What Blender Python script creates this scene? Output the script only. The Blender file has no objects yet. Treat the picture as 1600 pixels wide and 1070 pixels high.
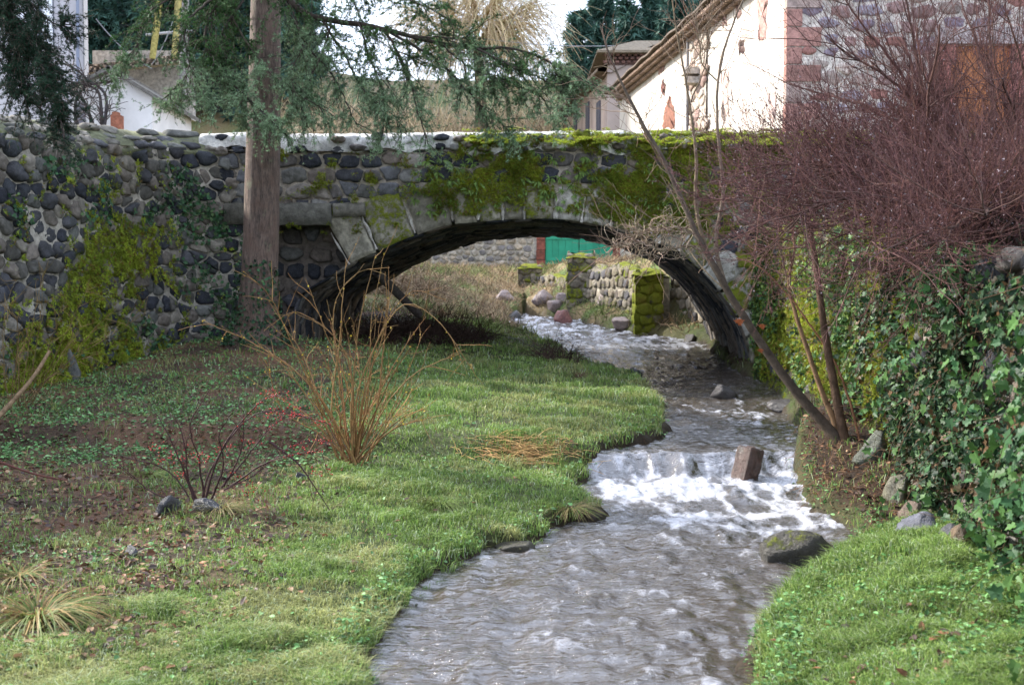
import bpy, math, random
import numpy as np
from math import radians as R
rng = np.random.default_rng(7)
random.seed(7)
S = bpy.context.scene
COL = S.collection
# ------------------------------------------------------------------ camera
F, CX, CY, EYE = 1700.0, 800.0, 535.0, 2.0
PITCH = math.atan(80/F)
cam = bpy.data.cameras.new('camera'); cam.lens = F/1600*36; cam.sensor_width = 36
cam.clip_start = .1; cam.clip_end = 3000
cam.dof.use_dof = True; cam.dof.focus_distance = 11.5; cam.dof.aperture_fstop = 3.2
co = bpy.data.objects.new('camera', cam); COL.objects.link(co)
co.location = (0, 0, EYE); co.rotation_euler = (math.pi/2-PITCH, 0, 0)
S.camera = co
# ------------------------------------------------------------------ light
SUN_DIR = np.array([-0.80, 0.40, 0.60]); SUN_DIR /= np.linalg.norm(SUN_DIR)
elev = math.asin(SUN_DIR[2]); azim = math.atan2(SUN_DIR[0], SUN_DIR[1])
wd = bpy.data.worlds.new('World'); S.world = wd; wd.use_nodes = True
nt = wd.node_tree; nt.nodes.clear()
wo = nt.nodes.new('ShaderNodeOutputWorld'); bg = nt.nodes.new('ShaderNodeBackground')
sky = nt.nodes.new('ShaderNodeTexSky'); sky.sky_type = 'NISHITA'; sky.sun_disc = False
sky.sun_elevation = elev; sky.sun_rotation = azim; sky.dust_density = 3.0; sky.air_density = 1.3
mx = nt.nodes.new('ShaderNodeMix'); mx.data_type = 'RGBA'; mx.inputs[0].default_value = .62
mx.inputs[7].default_value = (8.6, 9.6, 12.0, 1)      # thin bright cloud veil
nt.links.new(sky.outputs[0], mx.inputs[6]); nt.links.new(mx.outputs[2], bg.inputs[0])
bg.inputs[1].default_value = .084
nt.links.new(bg.outputs[0], wo.inputs[0])
sl = bpy.data.lights.new('sun', 'SUN'); sl.energy = 3.1; sl.angle = R(3.5); sl.color = (1, .95, .87)
so = bpy.data.objects.new('sun', sl); COL.objects.link(so)
from mathutils import Vector
so.rotation_euler = Vector(SUN_DIR).to_track_quat('Z', 'Y').to_euler()
S.view_settings.view_transform = 'Standard'; S.view_settings.look = 'None'
S.view_settings.gamma = 1; S.view_settings.exposure = 1.78
# ------------------------------------------------------------------ helpers
ct, st = math.cos(PITCH), math.sin(PITCH)
def P(px, py, Y):
    """point on the photograph's sight line (px,py) at the distance Y"""
    a = (CY-py)/F; dy = ct+a*st; dz = -st+a*ct; t = Y/dy
    return np.array([t*(px-CX)/F, Y, EYE+t*dz])
def proj(p):
    p = np.asarray(p); d = p[..., 1]*ct-(p[..., 2]-EYE)*st; v = p[..., 1]*st+(p[..., 2]-EYE)*ct
    return CX+F*p[..., 0]/d, CY-F*v/d
def ss(x, a, b):
    t = np.clip((np.asarray(x, float)-a)/(b-a), 0, 1); return t*t*(3-2*t)
def _h(i, j, k, s):
    n = (i*374761393+j*668265263+k*2147483647+s*1274126177) & 0xffffffff
    n = ((n ^ (n >> 13))*1274126177) & 0xffffffff
    n = (n ^ (n >> 16)) & 0xffff
    return n/65535.0
def vn(x, y, z=0., s=0):
    x, y, z = np.broadcast_arrays(np.asarray(x, float), np.asarray(y, float), np.asarray(z, float))
    xi, yi, zi = np.floor(x).astype(np.int64), np.floor(y).astype(np.int64), np.floor(z).astype(np.int64)
    fx, fy, fz = x-xi, y-yi, z-zi
    fx, fy, fz = fx*fx*(3-2*fx), fy*fy*(3-2*fy), fz*fz*(3-2*fz)
    r = 0
    for a in (0, 1):
        for b in (0, 1):
            for c in (0, 1):
                r = r + _h(xi+a, yi+b, zi+c, s)*(fx if a else 1-fx)*(fy if b else 1-fy)*(fz if c else 1-fz)
    return r
def fbm(x, y, z=0., o=4, s=0):
    r = 0; a = .5; t = 0
    for i in range(o):
        r = r + a*vn(x*2**i, y*2**i, np.asarray(z)*2**i, s+i); t += a; a *= .5
    return r/t
def tag(o, label=None, cat=None, group=None, kind=None):
    if label: o['label'] = label
    if cat: o['category'] = cat
    if group: o['group'] = group
    if kind: o['kind'] = kind
    return o
def empty(name, loc=(0, 0, 0), **k):
    o = bpy.data.objects.new(name, None); COL.objects.link(o); o.location = loc; o.empty_display_size = .2
    return tag(o, **k)
def mesh(name, V, Fs, mat, parent=None, col=None, att=None, smooth=True, **k):
    """one mesh object from numpy arrays; Fs: list of (M,k) index arrays"""
    if not isinstance(Fs, (list, tuple)): Fs = [Fs]
    V = np.asarray(V, np.float32).reshape(-1, 3)
    off = np.zeros(3, np.float32)
    if parent is not None: off = np.array(parent.location, np.float32)
    me = bpy.data.meshes.new(name)
    me.vertices.add(len(V)); me.vertices.foreach_set('co', (V-off).ravel())
    Fs = [np.asarray(f, np.int32) for f in Fs if len(f)]
    lv = np.concatenate([f.ravel() for f in Fs]); tot = np.concatenate([np.full(len(f), f.shape[1], np.int32) for f in Fs])
    me.loops.add(len(lv)); me.loops.foreach_set('vertex_index', lv)
    me.polygons.add(len(tot)); me.polygons.foreach_set('loop_start', np.concatenate([[0], np.cumsum(tot)[:-1]]).astype(np.int32))
    me.polygons.foreach_set('loop_total', tot)
    me.polygons.foreach_set('use_smooth', np.full(len(tot), smooth))
    me.update(calc_edges=True); me.validate()
    if col is not None:
        c = me.color_attributes.new('Col', 'FLOAT_COLOR', 'POINT')
        cc = np.ones((len(V), 4), np.float32); cc[:, :3] = col; c.data.foreach_set('color', cc.ravel())
    for n, a in (att or {}).items():
        c = me.attributes.new(n, 'FLOAT', 'POINT'); c.data.foreach_set('value', np.broadcast_to(np.asarray(a, np.float32), (len(V),)).copy())
    me.materials.append(mat)
    o = bpy.data.objects.new(name, me); COL.objects.link(o)
    if parent is not None: o.parent = parent
    return tag(o, **k)
class MB:
    """collects several shapes into one mesh"""
    def __init__(s): s.v = []; s.f = {}; s.c = []; s.n = 0; s.m = []
    def add(s, V, Fs, col=(1, 1, 1), moss=0.):
        V = np.asarray(V, float).reshape(-1, 3)
        if not isinstance(Fs, (list, tuple)): Fs = [Fs]
        for f in Fs:
            f = np.asarray(f)
            if len(f): s.f.setdefault(f.shape[1], []).append(f+s.n)
        s.v.append(V); s.c.append(np.broadcast_to(np.asarray(col, float), (len(V), 3)))
        s.m.append(np.broadcast_to(np.asarray(moss, float), (len(V),))); s.n += len(V)
    def box(s, c, d, col=(1, 1, 1), rz=0, ax=None, moss=0.):
        q = np.array([[x, y, z] for x in (-.5, .5) for y in (-.5, .5) for z in (-.5, .5)])*np.array(d)
        if ax is not None: q = q@np.array(ax)
        if rz: q = q@np.array([[math.cos(rz), math.sin(rz), 0], [-math.sin(rz), math.cos(rz), 0], [0, 0, 1]])
        s.add(q+np.array(c), np.array([[0, 1, 3, 2], [4, 6, 7, 5], [0, 4, 5, 1], [2, 3, 7, 6], [0, 2, 6, 4], [1, 5, 7, 3]]), col, moss)
    def build(s, name, mat, parent=None, smooth=True, **k):
        return mesh(name, np.concatenate(s.v), [np.concatenate(f) for f in s.f.values()], mat, parent,
                    col=np.concatenate(s.c), att={'moss': np.concatenate(s.m)}, smooth=smooth, **k)
def gridf(nu, nv, off=0):
    i = np.arange(nu-1)[:, None]*nv+np.arange(nv-1)[None]
    i = i.ravel()+off
    return np.stack([i, i+nv, i+nv+1, i+1], 1)
def catmull(pts, n):
    p = np.asarray(pts, float); p = np.vstack([2*p[0]-p[1], p, 2*p[-1]-p[-2]])
    d = np.r_[0, np.cumsum(np.linalg.norm(np.diff(p[1:-1], axis=0), axis=1))]
    t = np.linspace(0, d[-1], n); i = np.clip(np.searchsorted(d, t, side='right')-1, 0, len(d)-2)
    u = ((t-d[i])/np.maximum(d[i+1]-d[i], 1e-9))[:, None]
    a, b, c, e = p[i], p[i+1], p[i+2], p[i+3]
    return .5*((2*b)+(c-a)*u+(2*a-5*b+4*c-e)*u**2+(3*b-a-3*c+e)*u**3)
def unit(v): return v/np.maximum(np.linalg.norm(v, axis=-1, keepdims=True), 1e-9)
def tubes(L, rad, k=4):
    """L (S,n,3) centre lines, rad (S,n) -> verts, quads"""
    L = np.asarray(L, float); Sn, n, _ = L.shape
    rad = np.broadcast_to(rad, (Sn, n))
    T = unit(np.gradient(L, axis=1)); m = unit(L[:, -1]-L[:, 0])
    ref = np.where(np.abs(m[:, 2:3]) < .8, np.array([[0, 0, 1.]]), np.array([[1., .2, 0]]))[:, None]
    A = unit(np.cross(T, ref)); B = np.cross(T, A)
    th = np.arange(k)*2*math.pi/k
    V = L[:, :, None]+rad[..., None, None]*(A[:, :, None]*np.cos(th)[None, None, :, None]+B[:, :, None]*np.sin(th)[None, None, :, None])
    i = (np.arange(Sn)[:, None, None]*n+np.arange(n-1)[None, :, None])*k+np.arange(k)[None, None]
    j = (np.arange(Sn)[:, None, None]*n+np.arange(n-1)[None, :, None])*k+((np.arange(k)+1) % k)[None, None]
    Q = np.stack([i, j, j+k, i+k], -1).reshape(-1, 4)
    return V.reshape(-1, 3), Q
def grow(st_, dr, ln, n=6, curl=.25, bend=(0, 0, 0), rg=None):
    """random walks: (S,3) starts and directions -> (S,n,3)"""
    rg = rg or rng
    Sn = len(st_); p = np.array(st_, float); d = unit(np.array(dr, float)); L = [p]
    step = (np.broadcast_to(ln, (Sn,))/(n-1))[:, None]
    for i in range(n-1):
        d = unit(d+rg.normal(0, curl, (Sn, 3))+np.array(bend)/(n-1)); p = p+d*step; L.append(p)
    return np.stack(L, 1)
def pick(L, m, lo=.2, hi=1., rg=None):
    """m random points on lines L: positions, tangents, parent index, t"""
    rg = rg or rng
    Sn, n, _ = L.shape; s = rg.integers(0, Sn, m); t = rg.uniform(lo, hi, m)*(n-1.001)
    i = t.astype(int); f = (t-i)[:, None]
    return L[s, i]*(1-f)+L[s, i+1]*f, unit(L[s, i+1]-L[s, i]), s, t/(n-1)
def rndu(n, rg=None):
    return unit((rg or rng).normal(0, 1, (n, 3)))
def inst(tv, tf, pos, X, Z, sc):
    """template copies: X = axis 1 (length), Z = normal"""
    X = unit(X); Z = unit(Z-X*np.sum(X*Z, -1, keepdims=True)); Y = np.cross(Z, X)
    sc = np.asarray(sc, float)
    if sc.ndim == 1: sc = sc[:, None]
    q = tv[None]*sc[:, None]
    V = pos[:, None]+q[..., 0:1]*X[:, None]+q[..., 1:2]*Y[:, None]+q[..., 2:3]*Z[:, None]
    Fq = tf[None]+(np.arange(len(pos))*len(tv))[:, None, None]
    return V.reshape(-1, 3), Fq.reshape(-1, tf.shape[1])
# ------------------------------------------------------------------ materials
def lin(r, g, b): return tuple((c/255)**2.2 for c in (r, g, b))
def newmat(name, rough=.85, spec=.3):
    m = bpy.data.materials.new(name); m.use_nodes = True; n = m.node_tree; b = n.nodes['Principled BSDF']
    b.inputs['Roughness'].default_value = rough; b.inputs['Specular IOR Level'].default_value = spec
    return m, n, b
def N(n, t, **k):
    x = n.nodes.new(t)
    for a, v in k.items(): setattr(x, a, v)
    return x
def noise(n, scale, detail=5, rough=.6, vec=None, dist=0.):
    x = N(n, 'ShaderNodeTexNoise'); x.inputs['Scale'].default_value = scale; x.inputs['Detail'].default_value = detail
    x.inputs['Roughness'].default_value = rough; x.inputs['Distortion'].default_value = dist
    if vec is None: vec = N(n, 'ShaderNodeNewGeometry').outputs['Position']
    n.links.new(vec, x.inputs['Vector']); return x.outputs['Fac']
def mp(n, v, a, b, c, d):
    x = N(n, 'ShaderNodeMapRange'); n.links.new(v, x.inputs[0])
    for i, q in enumerate((a, b, c, d)): x.inputs[i+1].default_value = q
    return x.outputs[0]
def mixc(n, f, a, b, bt='MIX'):
    x = N(n, 'ShaderNodeMix', data_type='RGBA', blend_type=bt)
    for s_, v in ((0, f), (6, a), (7, b)):
        if isinstance(v, (int, float)): x.inputs[s_].default_value = v
        elif isinstance(v, tuple): x.inputs[s_].default_value = (*v[:3], 1)
        else: n.links.new(v, x.inputs[s_])
    return x.outputs[2]
def mth(n, op, a, b=0.):
    x = N(n, 'ShaderNodeMath', operation=op)
    for i, v in enumerate((a, b)):
        if isinstance(v, (int, float)): x.inputs[i].default_value = v
        else: n.links.new(v, x.inputs[i])
    return x.outputs[0]
def attr(n, name): return N(n, 'ShaderNodeAttribute', attribute_name=name)
def bump(n, b, h, strength, dist):
    x = N(n, 'ShaderNodeBump'); x.inputs['Strength'].default_value = strength; x.inputs['Distance'].default_value = dist
    n.links.new(h, x.inputs['Height']); n.links.new(x.outputs[0], b.inputs['Normal']); return x
def stone_mat(name, rough=.85, lich=.25, sc=1., spec=.2):
    m, n, b = newmat(name, rough, spec)
    c = attr(n, 'Col').outputs['Color']
    n1 = noise(n, 9*sc, 8, .7); n2 = noise(n, 60*sc, 4, .7); n3 = noise(n, 3.1*sc, 6, .65)
    c = mixc(n, 1., c, mp_rgb(n, n1, .35, 1.9), 'MULTIPLY')
    c = mixc(n, mp(n, n2, .58, .72, 0, lich), c, (.42, .42, .36))
    c = mixc(n, mp(n, n3, .55, .7, 0, .5), c, (.035, .04, .03))
    # moss
    ms = mth(n, 'ADD', attr(n, 'moss').outputs['Fac'], mth(n, 'MULTIPLY', mth(n, 'SUBTRACT', noise(n, 7*sc, 7, .72), .5), 1.6))
    mf = mp(n, ms, .45, .62, 0, 1)
    mc = mixc(n, noise(n, 4, 5, .6), (.07, .10, .014), (.29, .31, .03))
    mc = mixc(n, 1., mc, mp_rgb(n, noise(n, 70, 3, .7), .35, 1.5), 'MULTIPLY')
    mc = mixc(n, mp(n, noise(n, 1.7, 4, .6), .55, .72, 0, .7), mc, (.20, .13, .035))
    c = mixc(n, mf, c, mc)
    n.links.new(c, b.inputs['Base Color'])
    h = mth(n, 'ADD', mth(n, 'MULTIPLY', n1, 1.), mth(n, 'MULTIPLY', n2, .5))
    h = mth(n, 'ADD', h, mth(n, 'MULTIPLY', mf, mth(n, 'MULTIPLY', noise(n, 45, 4, .7), 1.4)))
    bump(n, b, h, 1., .022)
    n.links.new(mp(n, mf, 0, 1, rough, .95), b.inputs['Roughness'])
    return m
def mp_rgb(n, v, lo, hi):
    f = mp(n, v, .25, .75, lo, hi); x = N(n, 'ShaderNodeCombineColor')
    for i in range(3): n.links.new(f, x.inputs[i])
    return x.outputs[0]
def col_mat(name, rough=.7, spec=.3, sub=0., nscale=12., lo=.6, hi=1.4, bmp=0., trans=0.):
    m, n, b = newmat(name, rough, spec)
    c = attr(n, 'Col').outputs['Color']
    c = mixc(n, 1., c, mp_rgb(n, noise(n, nscale, 4, .65), lo, hi), 'MULTIPLY')
    n.links.new(c, b.inputs['Base Color'])
    if bmp: bump(n, b, noise(n, nscale*3, 5, .7), .7, bmp)
    if trans:
        out = n.nodes['Material Output']; t = N(n, 'ShaderNodeBsdfTranslucent'); n.links.new(c, t.inputs[0])
        mxs = N(n, 'ShaderNodeMixShader'); mxs.inputs[0].default_value = trans
        n.links.new(b.outputs[0], mxs.inputs[1]); n.links.new(t.outputs[0], mxs.inputs[2]); n.links.new(mxs.outputs[0], out.inputs[0])
    return m
M_STONE = stone_mat('stone'); M_MORTAR = stone_mat('mortar', .9, .1, 1.3); M_ROCK = stone_mat('rock', .35, .15, 1.6, .5)
M_LEAF = col_mat('leaf', .5, .2, nscale=6, lo=.6, hi=1.4, trans=.18)
M_GRASS = col_mat('grass_blade', .55, .22, nscale=1.6, lo=.7, hi=1.3, trans=.3)
M_NEEDLE = col_mat('needle', .6, .15, nscale=3, lo=.6, hi=1.5, trans=.1)
M_BARK = col_mat('bark', .85, .2, nscale=14, lo=.45, hi=1.6, bmp=.02)
M_TWIG = col_mat('twig', .65, .12, nscale=20, lo=.7, hi=1.35)
M_PLASTER = col_mat('plaster', .9, .2, nscale=1.4, lo=.85, hi=1.1, bmp=.01)
M_TILE = col_mat('roof_tile', .85, .2, nscale=9, lo=.5, hi=1.4, bmp=.03)
M_PAINT = col_mat('painted_wood', .5, .35, nscale=3, lo=.8, hi=1.15)
# ------------------------------------------------------------------ terrain
WY = [-50, 8.2, 10.2, 11.35, 11.62, 13, 14.5, 18.5, 24, 31, 36, 60]
WZ = [-.05, 0, .03, .06, .25, .29, .36, .5, .8, 1.15, 1.3, 1.3]
def W(y): return np.interp(y, WY, WZ)
def on_water(px, py):
    Y = 10.
    for i in range(60):
        q = P(px, py, Y); tz = W(Y)
        Yn = Y*(EYE-tz)/max(EYE-q[2], .05); Y = .5*Y+.5*min(Yn, 45)
    return P(px, py, Y)
eL = [on_water(*p) for p in [(560, 1120), (575, 1060), (600, 985), (640, 942), (690, 893), (770, 856), (828, 852), (862, 826), (936, 808), (896, 764), (938, 706), (1030, 684), (1036, 645), (1000, 592), (935, 576), (900, 562), (865, 542), (822, 520), (790, 503)]]
eR = [on_water(*p) for p in [(1185, 1120), (1188, 1060), (1200, 980), (1252, 922), (1342, 884), (1335, 832), (1262, 797), (1240, 752), (1252, 692), (1230, 640), (1215, 605)]]
XLy = [-60, 2.]+[p[1] for p in eL]+[34.5, 400]; XLx = [-1.2, -1.0]+[p[0] for p in eL]+[.4, 0]
XRy = [-60, 2.]+[p[1] for p in eR]+[19.6, 24.3, 25.3, 28, 32., 34.5, 400]
XRx = [1.4, 1.3]+[p[0] for p in eR]+[4.0, 4.35, 4.0, 2.6, 1.7, .4, 0]
def XL(y): return np.interp(y, XLy, XLx)
def XR(y): return np.interp(y, XRy, XRx)
WLy = [-60, 4, 11.5, 14, 16.3, 17.6, 18.6, 19., 25, 26, 40]; WLx = [-12, -8.9, -7.15, -6.6, -6.1, -5.75, -5.3, -4.5, -4.5, -5.5, -6.5]
WRy = [-60, 2, 4.5, 6.4, 9, 12.4, 16, 19, 25, 27, 33, 38, 46, 400]; WRx = [2, 2.1, 2.62, 3.05, 3.5, 3.98, 4.22, 4.4, 4.7, 3.55, 2.15, .6, 9, 9]
def H(x, y, detail=True):
    x = np.asarray(x, float); y = np.asarray(y, float)
    w = W(y)
    if detail:
        wob = (fbm(x*2.1, y*2.1, 3., 3)-.5)*.34
    else: wob = 0
    dl = XL(y)-x+wob; dr = x-XR(y)+wob
    far = ss(y, 29, 45)
    left = w+.015+.085*ss(dl, -.03, .14)+.27*(1-np.exp(-np.maximum(dl, 0)/3.5))+.40*np.exp(-((x+4.2)**2+(y-18.)**2)/(2*1.5**2))
    left = left+ss(y, 19.3, 25)*ss(dl, .2, 3)*.35
    spit = .30*np.exp(-((x-3.35)**2/.35+(y-11.6)**2/2.2))
    right = w+.02+.12*ss(dr, -.02, .2)+.30*(1-np.exp(-np.maximum(dr, 0)/.7))+spit+ss(y, 24.5, 28)*ss(dr, 0, 2.2)*.55
    land = np.where(dl > dr, left, right)
    land = np.maximum(land, far*2.95+(1-far)*land)
    land = land+ss(y, 27, 36)*ss(-x, -.5, 4.5)*.75*(1-far)
    bed = w-.06-.3*ss(-np.maximum(dl, dr), 0, .5)
    d = np.maximum(dl, dr)
    z = np.where(d > 0, land, bed)
    # terraces behind the walls
    tl = ss(np.interp(y-.45*ss(y, 16, 18), WLy, WLx)-x, .14, .32+ss(y, 25, 30)*2.)
    zl = 3.75+ss(y, 24, 34)*.35
    z = z*(1-tl)+np.maximum(z, zl)*tl
    tr = ss(x-np.interp(y, WRy, WRx), .12, .34+ss(y, 25, 27)*1.)
    zr = np.interp(y, [0, 6, 19, 21, 26, 34, 46], [2.0, 2.15, 2.8, 3.95, 3.2, 2.9, 3.2])
    z = z*(1-tr)+np.maximum(z, zr)*tr
    # slope beyond the far wall
    hill = 4.4+np.clip(y-47.5, 0, 22)*.5+np.clip(y-69.5, 0, 400)*.05
    z = np.where(y > 46.3, np.maximum(z, 3.2+(hill-3.2)*ss(y, 46.35, 48.2)), z)
    lh = ss(-x, 7, 14)*ss(y, 33, 60)*.8
    z = z+lh*(y < 90)+lh*(y >= 90)
    if detail:
        z = z+(fbm(x*1.3, y*1.3, 0., 4, 5)-.5)*.12*ss(d, 0, .6)+(fbm(x*5, y*5, 0., 3, 9)-.5)*.06*ss(d, 0, .3)
    return z
def ground(px, py, y0=3.8, y1=44.):
    """where the sight line meets the ground"""
    ys = np.linspace(y0, y1, 900)
    pts = np.array([P(px, py, Y) for Y in ys]); h = H(pts[:, 0], pts[:, 1])
    k = np.argmax(pts[:, 2] < h)
    return np.array([pts[k, 0], pts[k, 1], h[k]])
# ------------------------------------------------------------------ ground sheet
def lines(segs):
    o = []
    for a, b, s in segs: o += list(np.arange(a, b, s))
    return np.array(o+[segs[-1][1]])
gx = lines([(-400, -40, 30), (-40, -12, 1.5), (-12, -7.5, .3), (-7.5, 5.2, .05), (5.2, 12, .4), (12, 40, 2), (40, 400, 30)])
gy = lines([(-120, -10, 12), (-10, 3, 1), (3, 15, .05), (15, 27, .08), (27, 50, .2), (50, 90, 1.2), (90, 700, 25)])
GX, GY = np.meshgrid(gx, gy, indexing='ij')
GZ = H(GX, GY)
px_, py_ = proj(np.stack([GX, GY, GZ], -1))
wz = W(GY); dl = XL(GY)-GX; dr = GX-XR(GY)
# soil / litter / mud albedo and painted shade by place
soil = np.array([.062, .042, .028]); litter = np.array([.13, .075, .045]); green = np.array([.055, .085, .022]); straw = np.array([.20, .15, .08])
n1 = fbm(GX*1.4, GY*1.4, 0, 5, 21); n2 = fbm(GX*6, GY*6, 0, 4, 31)
gm = ss(n1+.25*(n2-.5), .35, .6)[..., None]
lit_zone = (ss(GX, -1.9, -2.8)*ss(GY, 4.6, 5.6)*ss(GY, 11.5, 9.5))[..., None] if False else None
litz = (np.clip(1-ss(GX+(fbm(GX, GY, 0, 3, 8)-.5)*1.5, -2.8, -1.4), 0, 1)*ss(GY, 5., 5.8))[..., None]
edgz = ((1-ss(dl, .02, .16))*(dl > -.1))[..., None]
c = green*(1-gm)*.9+(green*.6+soil*.4)*gm
c = c*(1-litz)+(soil*(1-gm)+litter*gm)*litz
c = c*(1-edgz)+soil*.7*edgz
spz = ss(dr, 0, .15)*(GY > 8.3)*(GY < 24); spz = spz[..., None]; c = c*(1-spz)+(soil*.35*(1-gm)+litter*.3*gm)*spz  # right-bank soil and litter darkened, shade painted into the colour
farz = ss(GY, 24.5, 30)[..., None]; c = c*(1-farz)+(straw*gm+green*1.5*(1-gm))*farz
bedz = (1-ss(np.maximum(dl, dr), -.05, .04))[..., None]; c = c*(1-bedz)+np.array([.04, .03, .02])*bedz
lz = ((GX < np.interp(GY, WLy, WLx)-.2)*(GY > 10)*(GY < 30))[..., None]; c = c*(1-lz)+np.array([.13, .12, .11])*lz
m, n, b = newmat('earth', .85, .18)
cc = attr(n, 'Col').outputs['Color']
cc = mixc(n, 1., cc, mp_rgb(n, noise(n, 18, 6, .75), .35, 1.8), 'MULTIPLY')
cc = mixc(n, mp(n, noise(n, 55, 3, .6), .6, .7, 0, .6), cc, (.16, .08, .04))
n.links.new(cc, b.inputs['Base Color']); n.links.new(mp(n, noise(n, 9, 4, .6), .4, .65, .45, .95), b.inputs['Roughness'])
bump(n, b, noise(n, 30, 8, .75), .9, .04)
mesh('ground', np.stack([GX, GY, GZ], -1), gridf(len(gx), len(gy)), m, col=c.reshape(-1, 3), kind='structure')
# ------------------------------------------------------------------ water
wy = lines([(-12, 3.5, .5), (3.5, 9, .03), (9, 13, .018), (13, 20, .04), (20, 35, .07)]); wu = np.linspace(0, 1, 170)
xl = XL(wy)-.35; xr = XR(wy)+.35
WX = xl[:, None]*(1-wu)+xr[:, None]*wu; WYY = np.repeat(wy[:, None], len(wu), 1)
# the sill of the little fall wanders across the stream
sill = (fbm(WX*1.1+7, WX*0, 0, 3, 41)-.5)*.55+.10*np.sin(WX*4)
ys = WYY+sill*ss(np.abs(WYY-11.5), 2.2, .6) if False else WYY+sill*np.clip(1-np.abs(WYY-11.5)/1.6, 0, 1)
Z = W(ys)
f1 = fbm(WX*2.2, WYY*1.1, 0, 4, 51)-.5; f2 = fbm(WX*7, WYY*4.5, 0, 3, 52)-.5; f3 = fbm(WX*6+fbm(WX*2, WYY*2, 0, 2, 5)*2.5, WYY*15, 0, 3, 53)-.5
turb = np.clip(1-np.abs(WYY-10.75)/1.5, 0, 1)*ss(WX, .55, 1.1)*.85
turb = np.maximum(turb, .66*np.clip(1-np.abs(WYY-9.5)/2.0, 0, 1)*ss(WX, .7, 1.5))
turb = np.maximum(turb, .42*np.clip(1-np.abs(WYY-14.6)/1.7, 0, 1)*ss(WX, 1.9, 2.5))
turb = np.maximum(turb, .52*ss(WYY, 21.5, 24.5)); turb = np.maximum(turb, .25*ss(WYY, 18, 21))
lip = np.clip(1-np.abs(ys-11.5)/.2, 0, 1)
Z = Z+f1*.10*(.6+1.2*turb)+np.abs(f2)*.09*turb+f2*.05+f3*.030*(1-.5*turb)*(.5+fbm(WX*.9, WYY*.9, 0, 2, 58))+(fbm(WX*9, WYY*2, 0, 2, 57)-.5)*.10*lip
Z = Z-.05*np.clip(1-np.abs(ys-11.0)/.4, 0, 1)+.05*np.clip(1-np.abs(ys-10.6)/.3, 0, 1)
ridg = 1-np.abs(2*fbm(WX*3.3, WYY*1.6, 0, 4, 61)-1)
foam = ss(ridg+turb*.75+f2*.3, .98, 1.42)*ss(turb, .02, .25)*.9
band = np.clip(1-np.abs(ys-10.95)/.55, 0, 1)*ss(WX, .95, 1.35)
foam = np.maximum(foam, ss(band*1.4+f2*1.6+f1, .25, 1.15)*.95)
strk = ss(fbm(WX*13+f1*1.5, WYY*1.2, 0, 3, 63), .52, .68)*lip; foam = np.maximum(foam*(1-.85*lip), strk*.7)
foam = np.clip(foam, 0, 1)
m, n, b = newmat('water', .06, .6)
fo = attr(n, 'moss').outputs['Fac']
pos = N(n, 'ShaderNodeNewGeometry').outputs['Position']
mpn = N(n, 'ShaderNodeMapping'); n.links.new(pos, mpn.inputs[0]); mpn.inputs['Scale'].default_value = (1, 3.0, 1)
mpn.inputs['Rotation'].default_value = (0, 0, R(-14))
mq = N(n, 'ShaderNodeMapping'); n.links.new(pos, mq.inputs[0]); mq.inputs['Scale'].default_value = (1, .62, 1)
fn = noise(n, 11, 6, .7, mq.outputs[0], .8)
ff = mp(n, mth(n, 'ADD', fo, mth(n, 'MULTIPLY', mth(n, 'SUBTRACT', fn, .5), 2.0)), .1, 1.5, 0, 1)
fleck = mth(n, 'MULTIPLY', mp(n, noise(n, 10, 7, .78, mpn.outputs[0], 2.0), .52, .72, 0, .34), mp(n, noise(n, 1.6, 3, .6), .36, .56, .2, 1))  # aerated flecks that also paint silvery sky sheen into the base colour
ff = mth(n, 'MAXIMUM', ff, fleck)
bc = mixc(n, noise(n, 1.3, 4, .6), (.028, .021, .014), (.07, .055, .04))
n.links.new(mixc(n, ff, bc, (.74, .76, .84)), b.inputs['Base Color'])
n.links.new(mp(n, ff, 0, 1, .07, .6), b.inputs['Roughness']); b.inputs['IOR'].default_value = 2.2
h = mth(n, 'ADD', noise(n, 5.0, 3, .5, mpn.outputs[0], 1.8), mth(n, 'MULTIPLY', noise(n, 19, 2, .5, mpn.outputs[0], 1.), .16))
h = mth(n, 'MULTIPLY', mth(n, 'ADD', h, mth(n, 'MULTIPLY', ff, .25)), mp(n, noise(n, 1.1, 4, .6), .35, .6, .45, 1.5))
bump(n, b, h, 1., .016)
mesh('water', np.stack([WX, WYY, Z], -1), gridf(*WX.shape), m, att={'moss': foam.ravel()}, kind='structure')
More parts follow.
